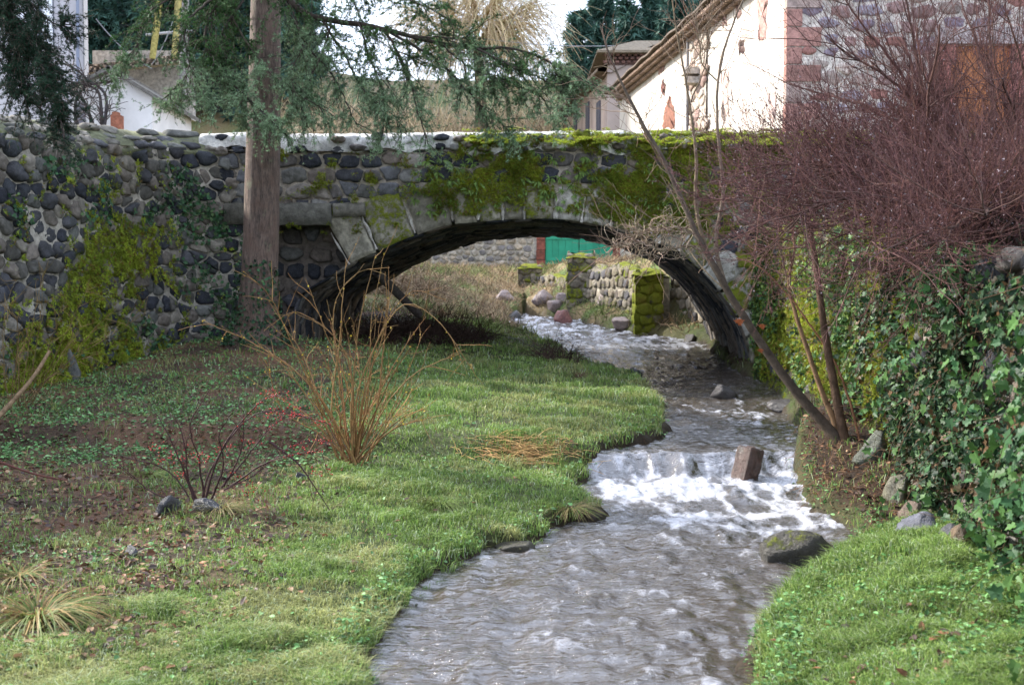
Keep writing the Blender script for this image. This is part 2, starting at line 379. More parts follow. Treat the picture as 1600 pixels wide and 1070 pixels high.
# ------------------------------------------------------------------ rubble masonry
PAL_B = np.array([[.10, .10, .105], [.14, .135, .125], [.035, .037, .045], [.055, .055, .062], [.09, .08, .075], [.12, .10, .085], [.16, .13, .105], [.20, .175, .15], [.03, .032, .04]])
def sites(u0, u1, v0, v1, cw, ch, jit=.28, rg=rng):
    o = []; v = v0+ch*.5; 
    while v < v1:
        u = u0-rg.uniform(0, cw)
        while u < u1:
            wd_ = cw*rg.uniform(.5, 1.55); u += wd_*.5
            o.append((u, v+rg.normal(0, jit*ch*.6))); u += wd_*.5
        v += ch*rg.uniform(.85, 1.15)
    return np.array(o)
def stones(mb, st_, cw, ch, mapf, inside=None, gap=.09, depth=.07, pal=PAL_B, mossf=None, K=14, clampf=None, pn=7, colf=None, rmax=.78, rg=rng):
    st_ = np.asarray(st_)
    if inside is not None: keep = inside(st_[:, 0], st_[:, 1])
    else: keep = np.ones(len(st_), bool)
    q = st_/np.array([cw, ch]); th = np.arange(K)*2*math.pi/K; D = np.stack([np.cos(th), np.sin(th)], 1)
    ix = np.where(keep)[0]; Rr = np.zeros((len(ix), K))
    for a in range(0, len(ix), 400):
        b_ = ix[a:a+400]; dd = q[None]-q[b_][:, None]; ds = np.linalg.norm(dd, axis=2); ds[ds < 1e-6] = 99
        nb = np.argpartition(ds, 12, axis=1)[:, :12]
        dv = np.take_along_axis(dd, nb[..., None], 1); dn = np.take_along_axis(ds, nb, 1)
        pr = np.maximum(np.einsum('sjk,tk->sjt', dv/dn[..., None], D), 0)/(dn[..., None]*.5)
        Rr[a:a+400] = (np.sum(pr**pn, 1)+(1/rmax)**pn)**(-1/pn)
    Rr = np.maximum(Rr-gap*rg.uniform(.5, 1.6, (len(ix), 1)), .08)*(1+rg.normal(0, .065, Rr.shape))
    n = len(ix); dp = depth*rg.uniform(.5, 1.35, n)
    rings = [(1.0, -.6), (.985, .35), (.90, .82), (.62, 1.0)]
    V = []
    tilt = rg.normal(0, .22, (n, 2))
    for s_, z in rings:
        u = st_[ix, 0][:, None]+Rr*s_*D[None, :, 0]*cw; v = st_[ix, 1][:, None]+Rr*s_*D[None, :, 1]*ch
        d = dp[:, None]*(z+(0 if z < 0 else 1)*(tilt[:, :1]*Rr*s_*D[:, 0]+tilt[:, 1:]*Rr*s_*D[:, 1]+rg.normal(0, .12, Rr.shape)))
        V.append(np.stack([u, v, d], -1))
    cen = np.stack([st_[ix, 0], st_[ix, 1], dp*1.03], -1)[:, None]
    V = np.concatenate(V+[cen], 1)
    if clampf is not None: V = clampf(V)
    nv = 4*K+1; base = np.arange(n)[:, None]*nv; k = np.arange(K); k2 = (k+1) % K
    Q = np.concatenate([(base[:, :, None]+np.stack([r*K+k, r*K+k2, (r+1)*K+k2, (r+1)*K+k], 1)[None]).reshape(-1, 4) for r in range(3)])
    T = (base[:, :, None]+np.stack([3*K+k, 3*K+k2, np.full(K, 4*K)], 1)[None]).reshape(-1, 3)
    X = mapf(V[..., 0], V[..., 1], V[..., 2])
    cl = pal[rg.integers(0, len(pal), n)]*rg.uniform(.75, 1.3, (n, 1))
    if colf is not None: cl = colf(st_[ix], cl)
    cl = np.repeat(cl[:, None], nv, 1)
    mo = mossf(X[..., 0], X[..., 1], X[..., 2])+rg.normal(0, .1, (n, 1)) if mossf is not None else np.zeros(V.shape[:2])
    mb.add(X.reshape(-1, 3), [Q, T], cl.reshape(-1, 3), mo.ravel())
def sheet(mb, u, v, mapf, inside=None, d=0., amp=.02, col=(.3, .27, .22), mossf=None, clampf=None, seed=3):
    U, Vv = np.meshgrid(u, v, indexing='ij'); Dd = d+(fbm(U*4, Vv*4, 0, 4, seed)-.5)*2*amp
    A = np.stack([U, Vv, Dd], -1)
    if clampf is not None: A = clampf(A)
    f = gridf(len(u), len(v))
    if inside is not None:
        uc = U.ravel()[f].mean(1); vc = Vv.ravel()[f].mean(1); f = f[inside(uc, vc)]
    X = mapf(A[..., 0], A[..., 1], A[..., 2])
    mo = mossf(X[..., 0], X[..., 1], X[..., 2]).ravel() if mossf is not None else 0.
    cl = np.array(col)*(.6+.8*fbm(U*3, Vv*3, 0, 4, seed+5))[..., None]
    mb.add(X.reshape(-1, 3), f, cl.reshape(-1, 3), mo)
# ------------------------------------------------------------------ bridge
BY = 19.0; BD = 5.9; SH = .33
ip = [(451, 600), (452, 560), (457, 500), (471, 461), (518, 431), (555, 408), (593, 392), (624, 377), (667, 362), (700, 352), (757, 346), (820, 342), (880, 343), (940, 352), (1000, 368), (1057, 393), (1103, 430), (1142, 479), (1166, 527), (1176, 575), (1180, 640)]
IN = np.array([P(x, y, BY)[[0, 2]] for x, y in ip]); IN = catmull(IN, 120)
def zin(x): return np.interp(x, IN[2:-2, 0], IN[2:-2, 1], left=-9, right=-9)
kk = np.argsort(IN[:, 0]); INx, INz = IN[kk, 0], IN[kk, 1]
tan = unit(np.gradient(IN, axis=0)); nor = np.stack([-tan[:, 1], tan[:, 0]], 1)       # outward
thick = np.interp(IN[:, 0], [-3.9, -3, -2, -1, 4.2], [.95, .95, .85, .62, .55])
EX = IN+nor*thick[:, None]; EX[:, 0] = np.maximum.accumulate(EX[:, 0])
def zex(x): return np.interp(x, EX[:, 0], EX[:, 1])
LEDZ = P(450, 340, BY)[2]
def ztop(x): return np.interp(x, [-6, -5, -3, 0, 2, 6], [P(250, 211, BY)[2], P(300, 209, BY)[2], P(500, 209, BY)[2], P(800, 206, BY)[2], P(960, 205, BY)[2], P(1200, 208, BY)[2]])
BM = lambda u, v, d: np.stack([u, BY-d, v], -1)
def moss_br(x, y, z):
    a = np.interp(x, [-6, -3.4, -1.6, -.6, 1.0, 3.2, 7], [-.15, .06, .16, .48, .55, .45, .2])
    a = a+(fbm(x*1.1, z*1.6, 0, 3, 77)-.5)*1.1
    a = a+ss(x, -1.2, -.6)*ss(z, 4.45, 4.7)*.5-ss(-x, .9, 1.5)*ss(z, 4.35, 4.6)*.5
    return a+(fbm(x*4.5, z*5, 0, 3, 75)-.5)*.9
bridge = empty('stone_bridge', (0, BY, 0), label='mossy stone arch bridge with dark rubble masonry spanning the rushing stream', cat='bridge')
def in_face(u, v):
    arch = np.where((u > -4.2) & (u < 4.45), v > zex(u)-.02, True)
    rec = (u < -2.05) & (v < LEDZ+.05)
    return arch & ~rec & (v > np.where(u > 4.2, .2, 1))
COPZ = .33
def topcl(V):
    V = V.copy(); lim = ztop(V[..., 0])-COPZ+.02; V[..., 1] = np.minimum(V[..., 1], lim); return V
mb = MB()
stones(mb, sites(-5.5, 8.2, .2, 4.6, .37, .24, .16), .37, .24, BM, in_face, gap=.045, depth=.06, mossf=moss_br, clampf=topcl, pn=20, rmax=1.2)
mb.build('rubble_face', M_STONE, bridge)
mb = MB(); sheet(mb, np.arange(-5.6, 8.3, .06), np.append(np.arange(.0, 4.4, .06), 4.45), BM, lambda u, v: np.where((u > -4.05) & (u < 4.3), v > zin(u)+.1, True) & ~((u < -2.2) & (v < LEDZ)), .012, .012, (.30, .26, .21), moss_br)
mb.build('mortar', M_MORTAR, bridge)
# recess wall under the ledge
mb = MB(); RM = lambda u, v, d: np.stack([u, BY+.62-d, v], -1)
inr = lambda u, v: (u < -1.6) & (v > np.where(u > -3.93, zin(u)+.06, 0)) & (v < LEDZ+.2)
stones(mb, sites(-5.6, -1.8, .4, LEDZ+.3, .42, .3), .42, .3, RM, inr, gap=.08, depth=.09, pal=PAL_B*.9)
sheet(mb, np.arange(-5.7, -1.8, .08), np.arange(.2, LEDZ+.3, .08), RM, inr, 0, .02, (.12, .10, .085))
mb.build('recessed_wall', M_STONE, bridge)
# ledge slabs
mb = MB()
def slab(mb, x0, x1, y0, y1, z0, z1, col, amp=.02, taper=0., moss=.1):
    nx = max(3, int((x1-x0)/.08)); ny = 6; nz = 5
    for ax in range(6):
        a, b_ = {0: (nx, nz), 1: (nx, nz), 2: (nx, ny), 3: (nx, ny), 4: (ny, nz), 5: (ny, nz)}[ax]
        U, Vv = np.meshgrid(np.linspace(0, 1, a+1), np.linspace(0, 1, b_+1), indexing='ij')
        X, Y, Z_ = {0: (U, 0*U, Vv), 1: (U, 0*U+1, Vv), 2: (U, Vv, 0*U), 3: (U, Vv, 0*U+1), 4: (0*U, U, Vv), 5: (0*U+1, U, Vv)}[ax]
        # round the edges
        def rd(t): return t
        X3 = x0+X*(x1-x0); Y3 = y0+Y*(y1-y0)+.05*(np.abs(Z_-.5)*2)**6*(Y < .5); Z3 = z0+Z_*(z1-z0)+taper*X
        nn = fbm(X3*5, Z3*5, Y3*5, 3, 91)-.5; n2_ = fbm(X3*5+9, Z3*5, Y3*5, 3, 92)-.5
        mb.add(np.stack([X3+n2_*amp*2, Y3+nn*amp*3, Z3+n2_*amp*2.5], -1), gridf(a+1, b_+1), col, moss)
for a, b_, cl, t in ((353, 432, (.07, .065, .052), .01), (434, 520, (.095, .09, .075), 0), (522, 572, (.12, .11, .09), .015)):
    p0, p1 = P(a, 318, BY), P(b_, 352 if a < 500 else 340, BY)
    slab(mb, p0[0], p1[0], BY-.16, BY+.6, p1[2], p0[2], cl, .022, t)
mb.build('ledge', M_STONE, bridge)
# voussoirs
al = np.r_[0, np.cumsum(np.linalg.norm(np.diff(IN, axis=0), axis=1))]
tt = 2.6
i = 0; vj = []
ring = []
while tt < al[-1]-.6:
    xx = np.interp(tt, al, IN[:, 0]); wdt = (.66 if xx < -1.5 else .46)*rng.uniform(.8, 1.2)
    a0, a1 = tt, tt+wdt; tt = a1; ring.append((a0, a1))
def block_ring(a0, a1, col, depth, moss, name='voussoir'):
    nu, nv = 15, 19; u = np.linspace(0, 1, nu); v = np.linspace(0, 1, nv)
    U, Vv = np.meshgrid(u, v, indexing='ij')
    g = .03; s_ = a0+g+(a1-a0-2*g)*U
    bx = np.interp(s_, al, IN[:, 0]); bz = np.interp(s_, al, IN[:, 1]); nx = np.interp(s_, al, nor[:, 0]); nz = np.interp(s_, al, nor[:, 1])
    th = np.interp((a0+a1)/2, al, thick)*rng.uniform(.88, 1.12)
    bx = bx+nx*th*Vv; bz = bz+nz*th*Vv
    e = np.clip(np.minimum(np.minimum(U, 1-U)*(a1-a0), np.minimum(Vv, 1-Vv)*th)/.05, 0, 1)
    dd = depth*(.35+.65*np.sqrt(1-(1-e)**2))+(fbm(bx*4, bz*4, 0, 4, 93)-.5)*.07+(fbm(bx*13, bz*13, 0, 3, 94)-.5)*.03
    F1 = np.stack([bx, BY-dd, bz], -1)
    mb = MB(); mb.add(F1, gridf(nu, nv), col, moss)
    # sides back into the wall
    idx = np.concatenate([np.arange(nv), np.arange(1, nu)*nv+nv-1, (nu-1)*nv+np.arange(nv-2, -1, -1), np.arange(nu-2, 0, -1)*nv])
    rim = F1.reshape(-1, 3)[idx]; bk = rim.copy(); bk[:, 1] = BY+.45
    k = len(idx); ar = np.arange(k); a2 = (ar+1) % k
    mb.add(np.vstack([rim, bk]), np.stack([ar, a2, a2+k, ar+k], 1), col, moss)
    return mb.build(name, M_STONE, bridge)
for a0, a1 in ring:
    xm = np.interp((a0+a1)/2, al, IN[:, 0])
    cl = np.array([.17, .155, .12])*rng.uniform(.75, 1.4)
    if rng.random() < .25: cl = np.array([.33, .31, .27])
    mo = rng.uniform(-.1, .3) if xm < -2 else rng.uniform(.15, .6)
    if xm < -2 and rng.random() < .3: mo = .55
    block_ring(a0, a1, cl, .07 if xm < -1.5 else .05, mo)
# pale mortar streaks in the joints
for a0, a1 in ring:
    bx, bz = np.interp(a0, al, IN[:, 0]), np.interp(a0, al, IN[:, 1]); nx, nz = np.interp(a0, al, nor[:, 0]), np.interp(a0, al, nor[:, 1])
    if not -4. < bx < 3.4: continue
    L = np.interp(a0, al, thick)*rng.uniform(.55, .95); o = rng.uniform(-.02, .05)
    t = np.linspace(0, 1, 12); ww = .030*rng.uniform(.5, 1.5)*(1+.5*np.sin(t*9+a0))*(1-.4*t)
    A = np.stack([bx+nx*(o+L*t)+rng.normal(0, .005, 12), np.full(12, BY-.075), bz+nz*(o+L*t)], 1)
    for sgn in (-1, 1):
        pass
    tv, tq = tubes(A[None], ww[None], 6); tv[:, 1] = BY-.055+(tv[:, 1]-BY+.075)*.5; mb = MB(); mb.add(tv, tq, np.array((.42, .39, .34))*rng.uniform(.6, 1.2)); mb.build('joint_mortar', M_MORTAR, bridge)
# vault
mb = MB()
def VM(u, v, d):   # u along the curve, v into depth, d toward the opening
    bx, bz = np.interp(u, al, IN[:, 0]), np.interp(u, al, IN[:, 1]); nx, nz = np.interp(u, al, nor[:, 0]), np.interp(u, al, nor[:, 1])
    return np.stack([bx-nx*d+SH*v/BD, BY+v, bz-nz*d], -1)
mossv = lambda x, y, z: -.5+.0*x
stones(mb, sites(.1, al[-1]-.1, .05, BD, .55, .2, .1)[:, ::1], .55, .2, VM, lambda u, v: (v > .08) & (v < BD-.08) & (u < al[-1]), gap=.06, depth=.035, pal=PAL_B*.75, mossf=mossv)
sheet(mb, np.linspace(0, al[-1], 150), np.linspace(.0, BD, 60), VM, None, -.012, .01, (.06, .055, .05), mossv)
mb.build('vault', M_STONE, bridge)
# back face, deck, far parapet, coping
mb = MB(); BM2 = lambda u, v, d: np.stack([u+SH, BY+BD+d, v], -1)
sheet(mb, np.arange(-7, 9, .1), np.append(np.arange(-.2, 4.1, .1), 4.15), BM2, lambda u, v: np.where((u > -3.9) & (u < 4.2), v > zin(u)+.05, True), 0, .02, (.2, .18, .15), lambda x, y, z: -.1+0*x)
mb.build('upstream_face', M_STONE, bridge)
def coping(name, path, w, h0, amp, mossf, parent, coln=(.50, .47, .42), topslope=0., rough=M_MORTAR, nseg=14, **k):
    """irregular rounded band of mortar and stone along a path: path (n,3) front top edge line, across direction in xy"""
    path = np.asarray(path, float); T = unit(np.gradient(path, axis=0)); A = np.stack([-T[:, 1], T[:, 0], 0*T[:, 0]], 1)   # left-hand of the travel
    th = np.linspace(0, 1, nseg)
    # section: front bottom -> front top -> back top -> back bottom
    sec = [(-.02, -h0), (-.035, -h0*.55), (-.03, -h0*.2), (.0, -.05), (.05, 0), (w*.35, .02+topslope*.35), (w*.65, .02+topslope*.65), (w-.06, topslope), (w, -.06+topslope), (w+.02, -h0), ]
    V = np.stack([path+A*s_+np.array([0, 0, z]) for s_, z in sec], 1)
    nn = fbm(V[..., 0]*3.2+V[..., 1]*3.1, V[..., 2]*6, V[..., 1]*2, 4, 95)-.5; n3 = fbm(V[..., 0]*9, V[..., 1]*9, V[..., 2]*9, 3, 96)-.5
    hz = (fbm(path[:, 0]*1.7, path[:, 1]*1.7, 0, 4, 99)-.5)*h0*1.1; V[:, 0, 2] += hz; V[:, 1, 2] += hz*.5
    V = V+A[:, None]*(nn*amp*2+n3*amp)[..., None]*-1; V[..., 2] += nn*amp*1.1+n3*amp*.8
    cl = np.array(coln)*np.clip(.15+1.5*fbm(V[..., 0]*2.5, V[..., 1]*2.5, V[..., 2]*6, 5, 97), .2, 1.3)[..., None]
    return V, gridf(len(path), len(sec)), cl.reshape(-1, 3), mossf(V[..., 0], V[..., 1], V[..., 2]).ravel()
xs = np.arange(-5.4, 8.3, .05)
def moss_cop(x, y, z): return np.interp(x, [-6, -2.2, -1.0, -.8, .2, 1.7, 3.6, 8], [-.5, -.45, -.35, .55, .5, .42, .55, .4])+(fbm(x*2.2, z*5, y*2, 4, 78)-.5)*1.2
mb = MB(); V, f, cl, mo = coping('c', np.stack([xs, 0*xs+BY-.05, ztop(xs)], 1), .5, COPZ, .05, moss_cop, None, (.62, .60, .56)); mb.add(V, f, cl, mo)
# stones bedded in the coping
stones(mb, sites(-5.4, 8.2, ztop(0)-.33, ztop(0)-.02, .34, .15), .34, .15, lambda u, v, d: np.stack([u, BY+.0-d, v+ztop(u)-ztop(0)], -1), lambda u, v: rng.random(len(u)) < .55, gap=.1, depth=.17, mossf=lambda x, y, z: moss_cop(x, y, z)*.8, pal=PAL_B*1.1, pn=5, rmax=.6)
mb.build('coping', M_STONE, bridge)
mb = MB(); V, f, cl, mo = coping('c', np.stack([xs[::-1]*1.05+.4, 0*xs+BY+BD+.1, ztop(xs[::-1])-.35], 1), .45, .75, .03, moss_cop, None, (.4, .37, .32)); V[..., 1] -= 0
mb.add(V, f, cl, mo); mb.build('upstream_parapet', M_MORTAR, bridge)
mb = MB(); mb.box((.5, BY+BD/2+.1, 3.93), (17, BD-.3, .16), (.16, .15, .14)); mb.box((.4, BY+.28, 4.1), (15.6, .42, .5), (.3, .27, .23)); mb.build('road_deck', M_MORTAR, bridge, smooth=False)
# ------------------------------------------------------------------ left garden wall
pl = catmull([(-4.35, 19.02), (-5.3, 18.65), (-5.75, 17.6), (-6.1, 16.3), (-6.6, 14), (-7.15, 11.5), (-7.9, 8.5), (-9.4, 4)], 400)
sl_ = np.r_[0, np.cumsum(np.linalg.norm(np.diff(pl, axis=0), axis=1))]; tl_ = unit(np.gradient(pl, axis=0)); nl_ = np.stack([-tl_[:, 1], tl_[:, 0]], 1)  # toward garden
def path_map(pl, s_, n_, batter=0.):
    def f(u, v, d):
        x = np.interp(u, s_, pl[:, 0]); y = np.interp(u, s_, pl[:, 1]); a = np.interp(u, s_, n_[:, 0]); b_ = np.interp(u, s_, n_[:, 1])
        d = d-batter*v
        return np.stack([x+a*d, y+b_*d, v], -1)
    return f
LM = path_map(pl, sl_, nl_, .04)
def ltop(u): return np.interp(u, [0, .9, 2.2, 3.5, 6.1, 8.8, 12, 18], [ztop(-5)-.3, 4.45, 4.32, 4.2, 4.02, 3.75, 3.5, 3.2])
def moss_l(x, y, z):
    s_ = np.hypot(x+5.5, y-18.5)
    a = -.02+.7*np.exp(-((s_-2.6+(z-2)*.6)/1.2)**2)*ss(z, 3.4, 2.4)+.3*ss(z, 1.6, .6)
    return a+(fbm(y*1.2, z*1.2, x, 3, 79)-.5)*.9+(fbm(y*4.5, z*4.5, x*4, 3, 76)-.5)*.8
lw = empty('stone_wall', (-5.3, 18.6, 0), label='curved dark rubble retaining wall with pale mortar left of the bridge', cat='wall')
def lcl(V):
    V = V.copy(); V[..., 1] = np.minimum(V[..., 1], ltop(V[..., 0])); return V
PAL_L = np.array([[.04, .043, .05], [.03, .032, .04], [.055, .055, .06], [.085, .08, .07], [.14, .12, .10], [.19, .17, .14], [.11, .11, .10]])
mb = MB(); stones(mb, sites(.1, 17, .2, 4.5, .28, .22, .55), .28, .22, LM, lambda u, v: v < ltop(u)-.02, gap=.035, depth=.095, pal=PAL_L, mossf=moss_l, clampf=lcl, pn=12, rmax=.95)
mb.build('rubble', M_STONE, lw)
mb = MB(); sheet(mb, np.arange(0, 17.5, .06), np.linspace(0, 4.5, 75), LM, None, .03, .05, (.34, .31, .26), moss_l, lcl)
mb.build('mortar', M_MORTAR, lw)
# sloping mossy coping
uu = np.arange(.55, 17.5, .05)
def lip_pts(u): return LM(u, ltop(u)-.03, 0*u+.02)
V0 = lip_pts(uu)[::-1]
mc = lambda x, y, z: .12+(fbm(x*3, y*3, z*3, 4, 80)-.5)*.9-ss(y, 17.2, 18.2)*.6
V, f, cl, mo = coping('c', V0*1.0, .55, .10, .045, mc, None, (.12, .125, .07), 0)
rise = np.array([0, 0, 0, .04, .08, .16, .25, .33, .30, -.3])
tg = unit(np.gradient(V0, axis=0)); Aw = np.stack([-tg[:, 1], tg[:, 0], 0*tg[:, 0]], 1)
V = V.copy(); V[..., 2] += rise[None]
# make sure the band leans away from the garden
if (Aw[50]*np.r_[np.interp(uu[::-1][50], sl_, nl_[:, 0]), np.interp(uu[::-1][50], sl_, nl_[:, 1]), 0]).sum() > 0:
    V = V-2*((V-V0[:, None])*Aw[:, None]).sum(-1, keepdims=True)*Aw[:, None]
mb = MB(); mb.add(V, f, cl, mo); CM = lambda u, v, d: LM(u, ltop(u)-.02+v*.62, .02-v*.85+d)+np.array([0, 0, 1.])*(d[..., None]*.6)
stones(mb, sites(.7, 17, 0, .5, .42, .17), .42, .17, CM, lambda u, v: rng.random(len(u)) < .8, gap=.1, depth=.06, mossf=lambda x, y, z: mc(x, y, z)-.1, pal=np.array([[.09, .09, .08], [.13, .12, .10], [.20, .18, .15], [.06, .06, .065]]))
mb.build('coping', M_STONE, lw)
# ------------------------------------------------------------------ right garden wall
pr_ = catmull([(4.3, 19.6), (4.30, 18.6), (4.2, 16), (3.98, 12.4), (3.5, 9), (3.05, 6.4), (2.62, 4.5), (2.1, 2)], 300)
sr_ = np.r_[0, np.cumsum(np.linalg.norm(np.diff(pr_, axis=0), axis=1))]; tr_ = unit(np.gradient(pr_, axis=0)); nr_ = np.stack([tr_[:, 1], -tr_[:, 0]], 1)
RMp = path_map(pr_, sr_, nr_, .05)
def rtop(u): return np.interp(u, [0, 3.5, 7, 10.5, 14, 18], [3.1, 3.0, 2.72, 2.42, 2.2, 2.1])
def moss_r(x, y, z): return np.interp(y, [3, 9, 11, 19], [.15, .3, .62, .6])+(fbm(y*1.3, z*1.5, x, 3, 81)-.5)*.9
rw = empty('stone_wall', (4.2, 16, 0), label='tall mossy ivy clad rubble wall along the right bank of the stream', cat='wall')
rcl = lambda V: np.stack([V[..., 0], np.minimum(V[..., 1], rtop(V[..., 0])), V[..., 2]], -1)
mb = MB(); stones(mb, sites(0, 17.5, .0, 3.2, .34, .26), .34, .26, RMp, lambda u, v: v < rtop(u), gap=.08, depth=.10, pal=PAL_B, mossf=moss_r, clampf=rcl, pn=6)
sheet(mb, np.arange(0, 17.6, .08), np.linspace(-.2, 3.2, 50), RMp, None, .01, .04, (.10, .085, .07), moss_r, rcl)
mb.build('rubble', M_STONE, rw)
# ------------------------------------------------------------------ ruined wall and pillars behind the bridge
def small_wall(name, pts, tops, cw, ch, pal, mossf, lab, cat='wall', t=.35, mort=(.2, .18, .14), base=None, seed=1, amp=.25, **k):
    rg = np.random.default_rng(seed)
    p = catmull([q[:2] for q in pts], 60) if len(pts) > 2 else np.linspace(pts[0][:2], pts[1][:2], 60)
    s_ = np.r_[0, np.cumsum(np.linalg.norm(np.diff(p, axis=0), axis=1))]; T = unit(np.gradient(p, axis=0)); n_ = np.stack([T[:, 1], -T[:, 0]], 1)
    tp = np.interp(np.linspace(0, 1, 60), np.linspace(0, 1, len(tops)), tops)
    tf = lambda u: np.interp(u, s_, tp)+(fbm(u*1.7, 0*u, 0, 3, seed)-.5)*amp
    z0 = min(q[2] for q in pts)-.4 if base is None else base
    M = path_map(p, s_, n_)
    cf = lambda V: np.stack([V[..., 0], np.minimum(V[..., 1], tf(V[..., 0])), V[..., 2]], -1)
    mb = MB(); stones(mb, sites(0, s_[-1], z0, max(tops)+.2, cw, ch, rg=rg), cw, ch, M, lambda u, v: v < tf(u)-.03, gap=.08, depth=cw*.16, pn=9, pal=pal, mossf=mossf, clampf=cf, rg=rg)
    sheet(mb, np.arange(0, s_[-1]+.1, .12), np.linspace(z0, max(tops)+.2, 24), M, None, 0, .02, mort, mossf, cf)
    # top and back
    u = np.linspace(0, s_[-1], 40); a = M(u, tf(u), 0*u); b_ = M(u, tf(u)+.02, 0*u-t); c_ = M(u, 0*u+z0, 0*u-t)
    mb.add(np.stack([a, (a+b_)/2+np.array([0, 0, .04]), b_, c_], 1), gridf(40, 4), mort, mossf(a[:, 0], a[:, 1], a[:, 2]).repeat(4)+.3)
    for kk_ in (0, -1):
        uu_ = np.array([u[kk_]]); q = np.array([M(uu_, np.array([z0]), np.array([.03]))[0], M(uu_, tf(uu_), np.array([.03]))[0], M(uu_, tf(uu_), np.array([-t]))[0], M(uu_, np.array([z0]), np.array([-t]))[0]])
        mb.add(q, np.array([[0, 1, 2, 3]]), mort, .3)
    return mb.build(name, M_STONE, label=lab, cat=cat, **k)
PAL_W = np.array([[.26, .22, .16], [.20, .17, .13], [.33, .28, .21], [.14, .12, .10], [.38, .33, .26], [.10, .095, .10]])
mr = lambda x, y, z: .42+(fbm(x*.9, z*1.5, y*.5, 3, 83)-.5)*1.0
A_, B_, C_ = (3.55, 26.8, .95), (2.1, 32.6, 1.3), (.5, 37.6, 1.9)
small_wall('ruined_wall', [C_, B_], [2.55, 2.5, 2.2], .4, .28, PAL_W*.7, mr, 'low ruined mossy wall between the two far mossy pillars', seed=11)
small_wall('ruined_wall', [B_, A_], [2.6, 2.75, 2.3], .36, .26, PAL_W*.7, mr, 'low ruined mossy wall running to the brightest mossy pillar by the arch', seed=12)
small_wall('ruined_wall', [(4.0, 27.2, 1.), (4.55, 25.2, .9)], [2.6, 2.9], .34, .26, PAL_W*.6, lambda x, y, z: mr(x, y, z)-.25, 'rubble wall stub joining the bridge abutment at the right bank', seed=13)
for (px, py0, py1, Y, wd_), lab in zip([(1012, 428, 520, 26.9, .62), (908, 402, 494, 32.4, .75), (828, 418, 462, 36.9, .7)],
        ['short bright yellow green mossy stone pillar nearest the bridge arch', 'short mossy stone pillar in the middle of the ruined wall', 'mossy stone pillar farthest up the stream near the green door']):
    p0, p1 = P(px, py0, Y), P(px, py1, Y); e = empty('stone_pillar', (p1[0], Y, p1[2]-.3), label=lab, cat='pillar')
    mb = MB(); z0 = p1[2]-.5; rg = np.random.default_rng(int(px))
    per = np.array([(-wd_/2, -.3), (wd_/2, -.3), (wd_/2, .35), (-wd_/2, .35), (-wd_/2, -.3)])+np.array([p0[0], Y])
    sp_ = np.r_[0, np.cumsum(np.linalg.norm(np.diff(per, axis=0), axis=1))]
    def PM(u, v, d, per=per, sp_=sp_, c0=np.array([p0[0], Y])):
        x = np.interp(u, sp_, per[:, 0]); y = np.interp(u, sp_, per[:, 1]); dx, dy = x-c0[0], y-c0[1]; L = np.hypot(dx, dy)
        return np.stack([x+dx/L*d, y+dy/L*d, v], -1)
    mpil = (lambda x, y, z, k_=(.75 if px > 1000 else .45): k_+(fbm(x*3, z*2, y*3, 3, 84)-.5)*.7)
    stones(mb, sites(0, sp_[-1], z0, p0[2], .33, .25, rg=rg), .33, .25, PM, None, gap=.04, depth=.055, pn=9, pal=PAL_W*.6, mossf=mpil, rg=rg)
    sheet(mb, np.linspace(0, sp_[-1], 34), np.linspace(z0, p0[2], 20), PM, None, 0, .03, (.15, .13, .1), mpil)
    mb.build('shaft', M_STONE, e)
    mb = MB(); g = np.linspace(-1, 1, 12); U, Vv = np.meshgrid(g, g, indexing='ij')
    zz = p0[2]+.16*(1-np.maximum(abs(U), abs(Vv))**2.5)-.03+(fbm(U*2+px, Vv*2, 0, 3, 3)-.5)*.1
    mb.add(np.stack([p0[0]+U*(wd_/2+.08), Y+Vv*.42, zz], -1), gridf(12, 12), (.1, .1, .07), .8); mb.build('mossy_top', M_STONE, e)
# far wall with green door
fw = empty('stone_wall', (-1, 46, 3.2), label='far pale rubble wall beside the green door seen through the arch', cat='wall')
FM = lambda u, v, d: np.stack([u, 46-d, v], -1)
mfar = lambda x, y, z: -.25+.35*ss(z, 3.6, 3.0)+0*x
PAL_F = np.array([[.30, .27, .23], [.22, .20, .18], [.38, .34, .29], [.17, .16, .16], [.33, .28, .22]])
DX0, DX1 = P(851, 400, 46)[0], P(851, 400, 46)[0]+2.9
mb = MB(); ok = lambda u, v: ~((u > DX0-.35) & (u < DX1+.35) & (v < 5.6))
stones(mb, sites(-5.2, 9, 2.8, 5.9, .36, .25), .36, .25, FM, ok, gap=.07, depth=.06, pal=PAL_F, mossf=mfar)
sheet(mb, np.arange(-5.3, 9, .15), np.arange(2.7, 6.05, .12), FM, lambda u, v: ~((u > DX0-.1) & (u < DX1+.1) & (v < 5.5)), 0, .02, (.36, .33, .28), mfar)
mb.build('rubble', M_STONE, fw)
mb = MB(); mb.box((1.8, 46.3, 6.02), (14.4, .8, .14), (.3, .27, .24)); mb.box((1.8, 46.75, 4.4), (14.2, .1, 3.3), (.3, .27, .24)); mb.build('coping', M_MORTAR, fw, smooth=False)
for xx in (DX0-.17, DX1+.17):
    mb = MB()
    for j in range(6): mb.box((xx+rng.normal(0, .01), 45.97, 3.1+j*.42), (.36, .22, .40), np.array([.22, .075, .055])*rng.uniform(.8, 1.2))
    mb.build('door_jamb', M_STONE, fw, smooth=False)
gd = empty('green_door', ((DX0+DX1)/2, 46, 3.1), label='wide green painted wooden double door in the far rubble wall', cat='door')
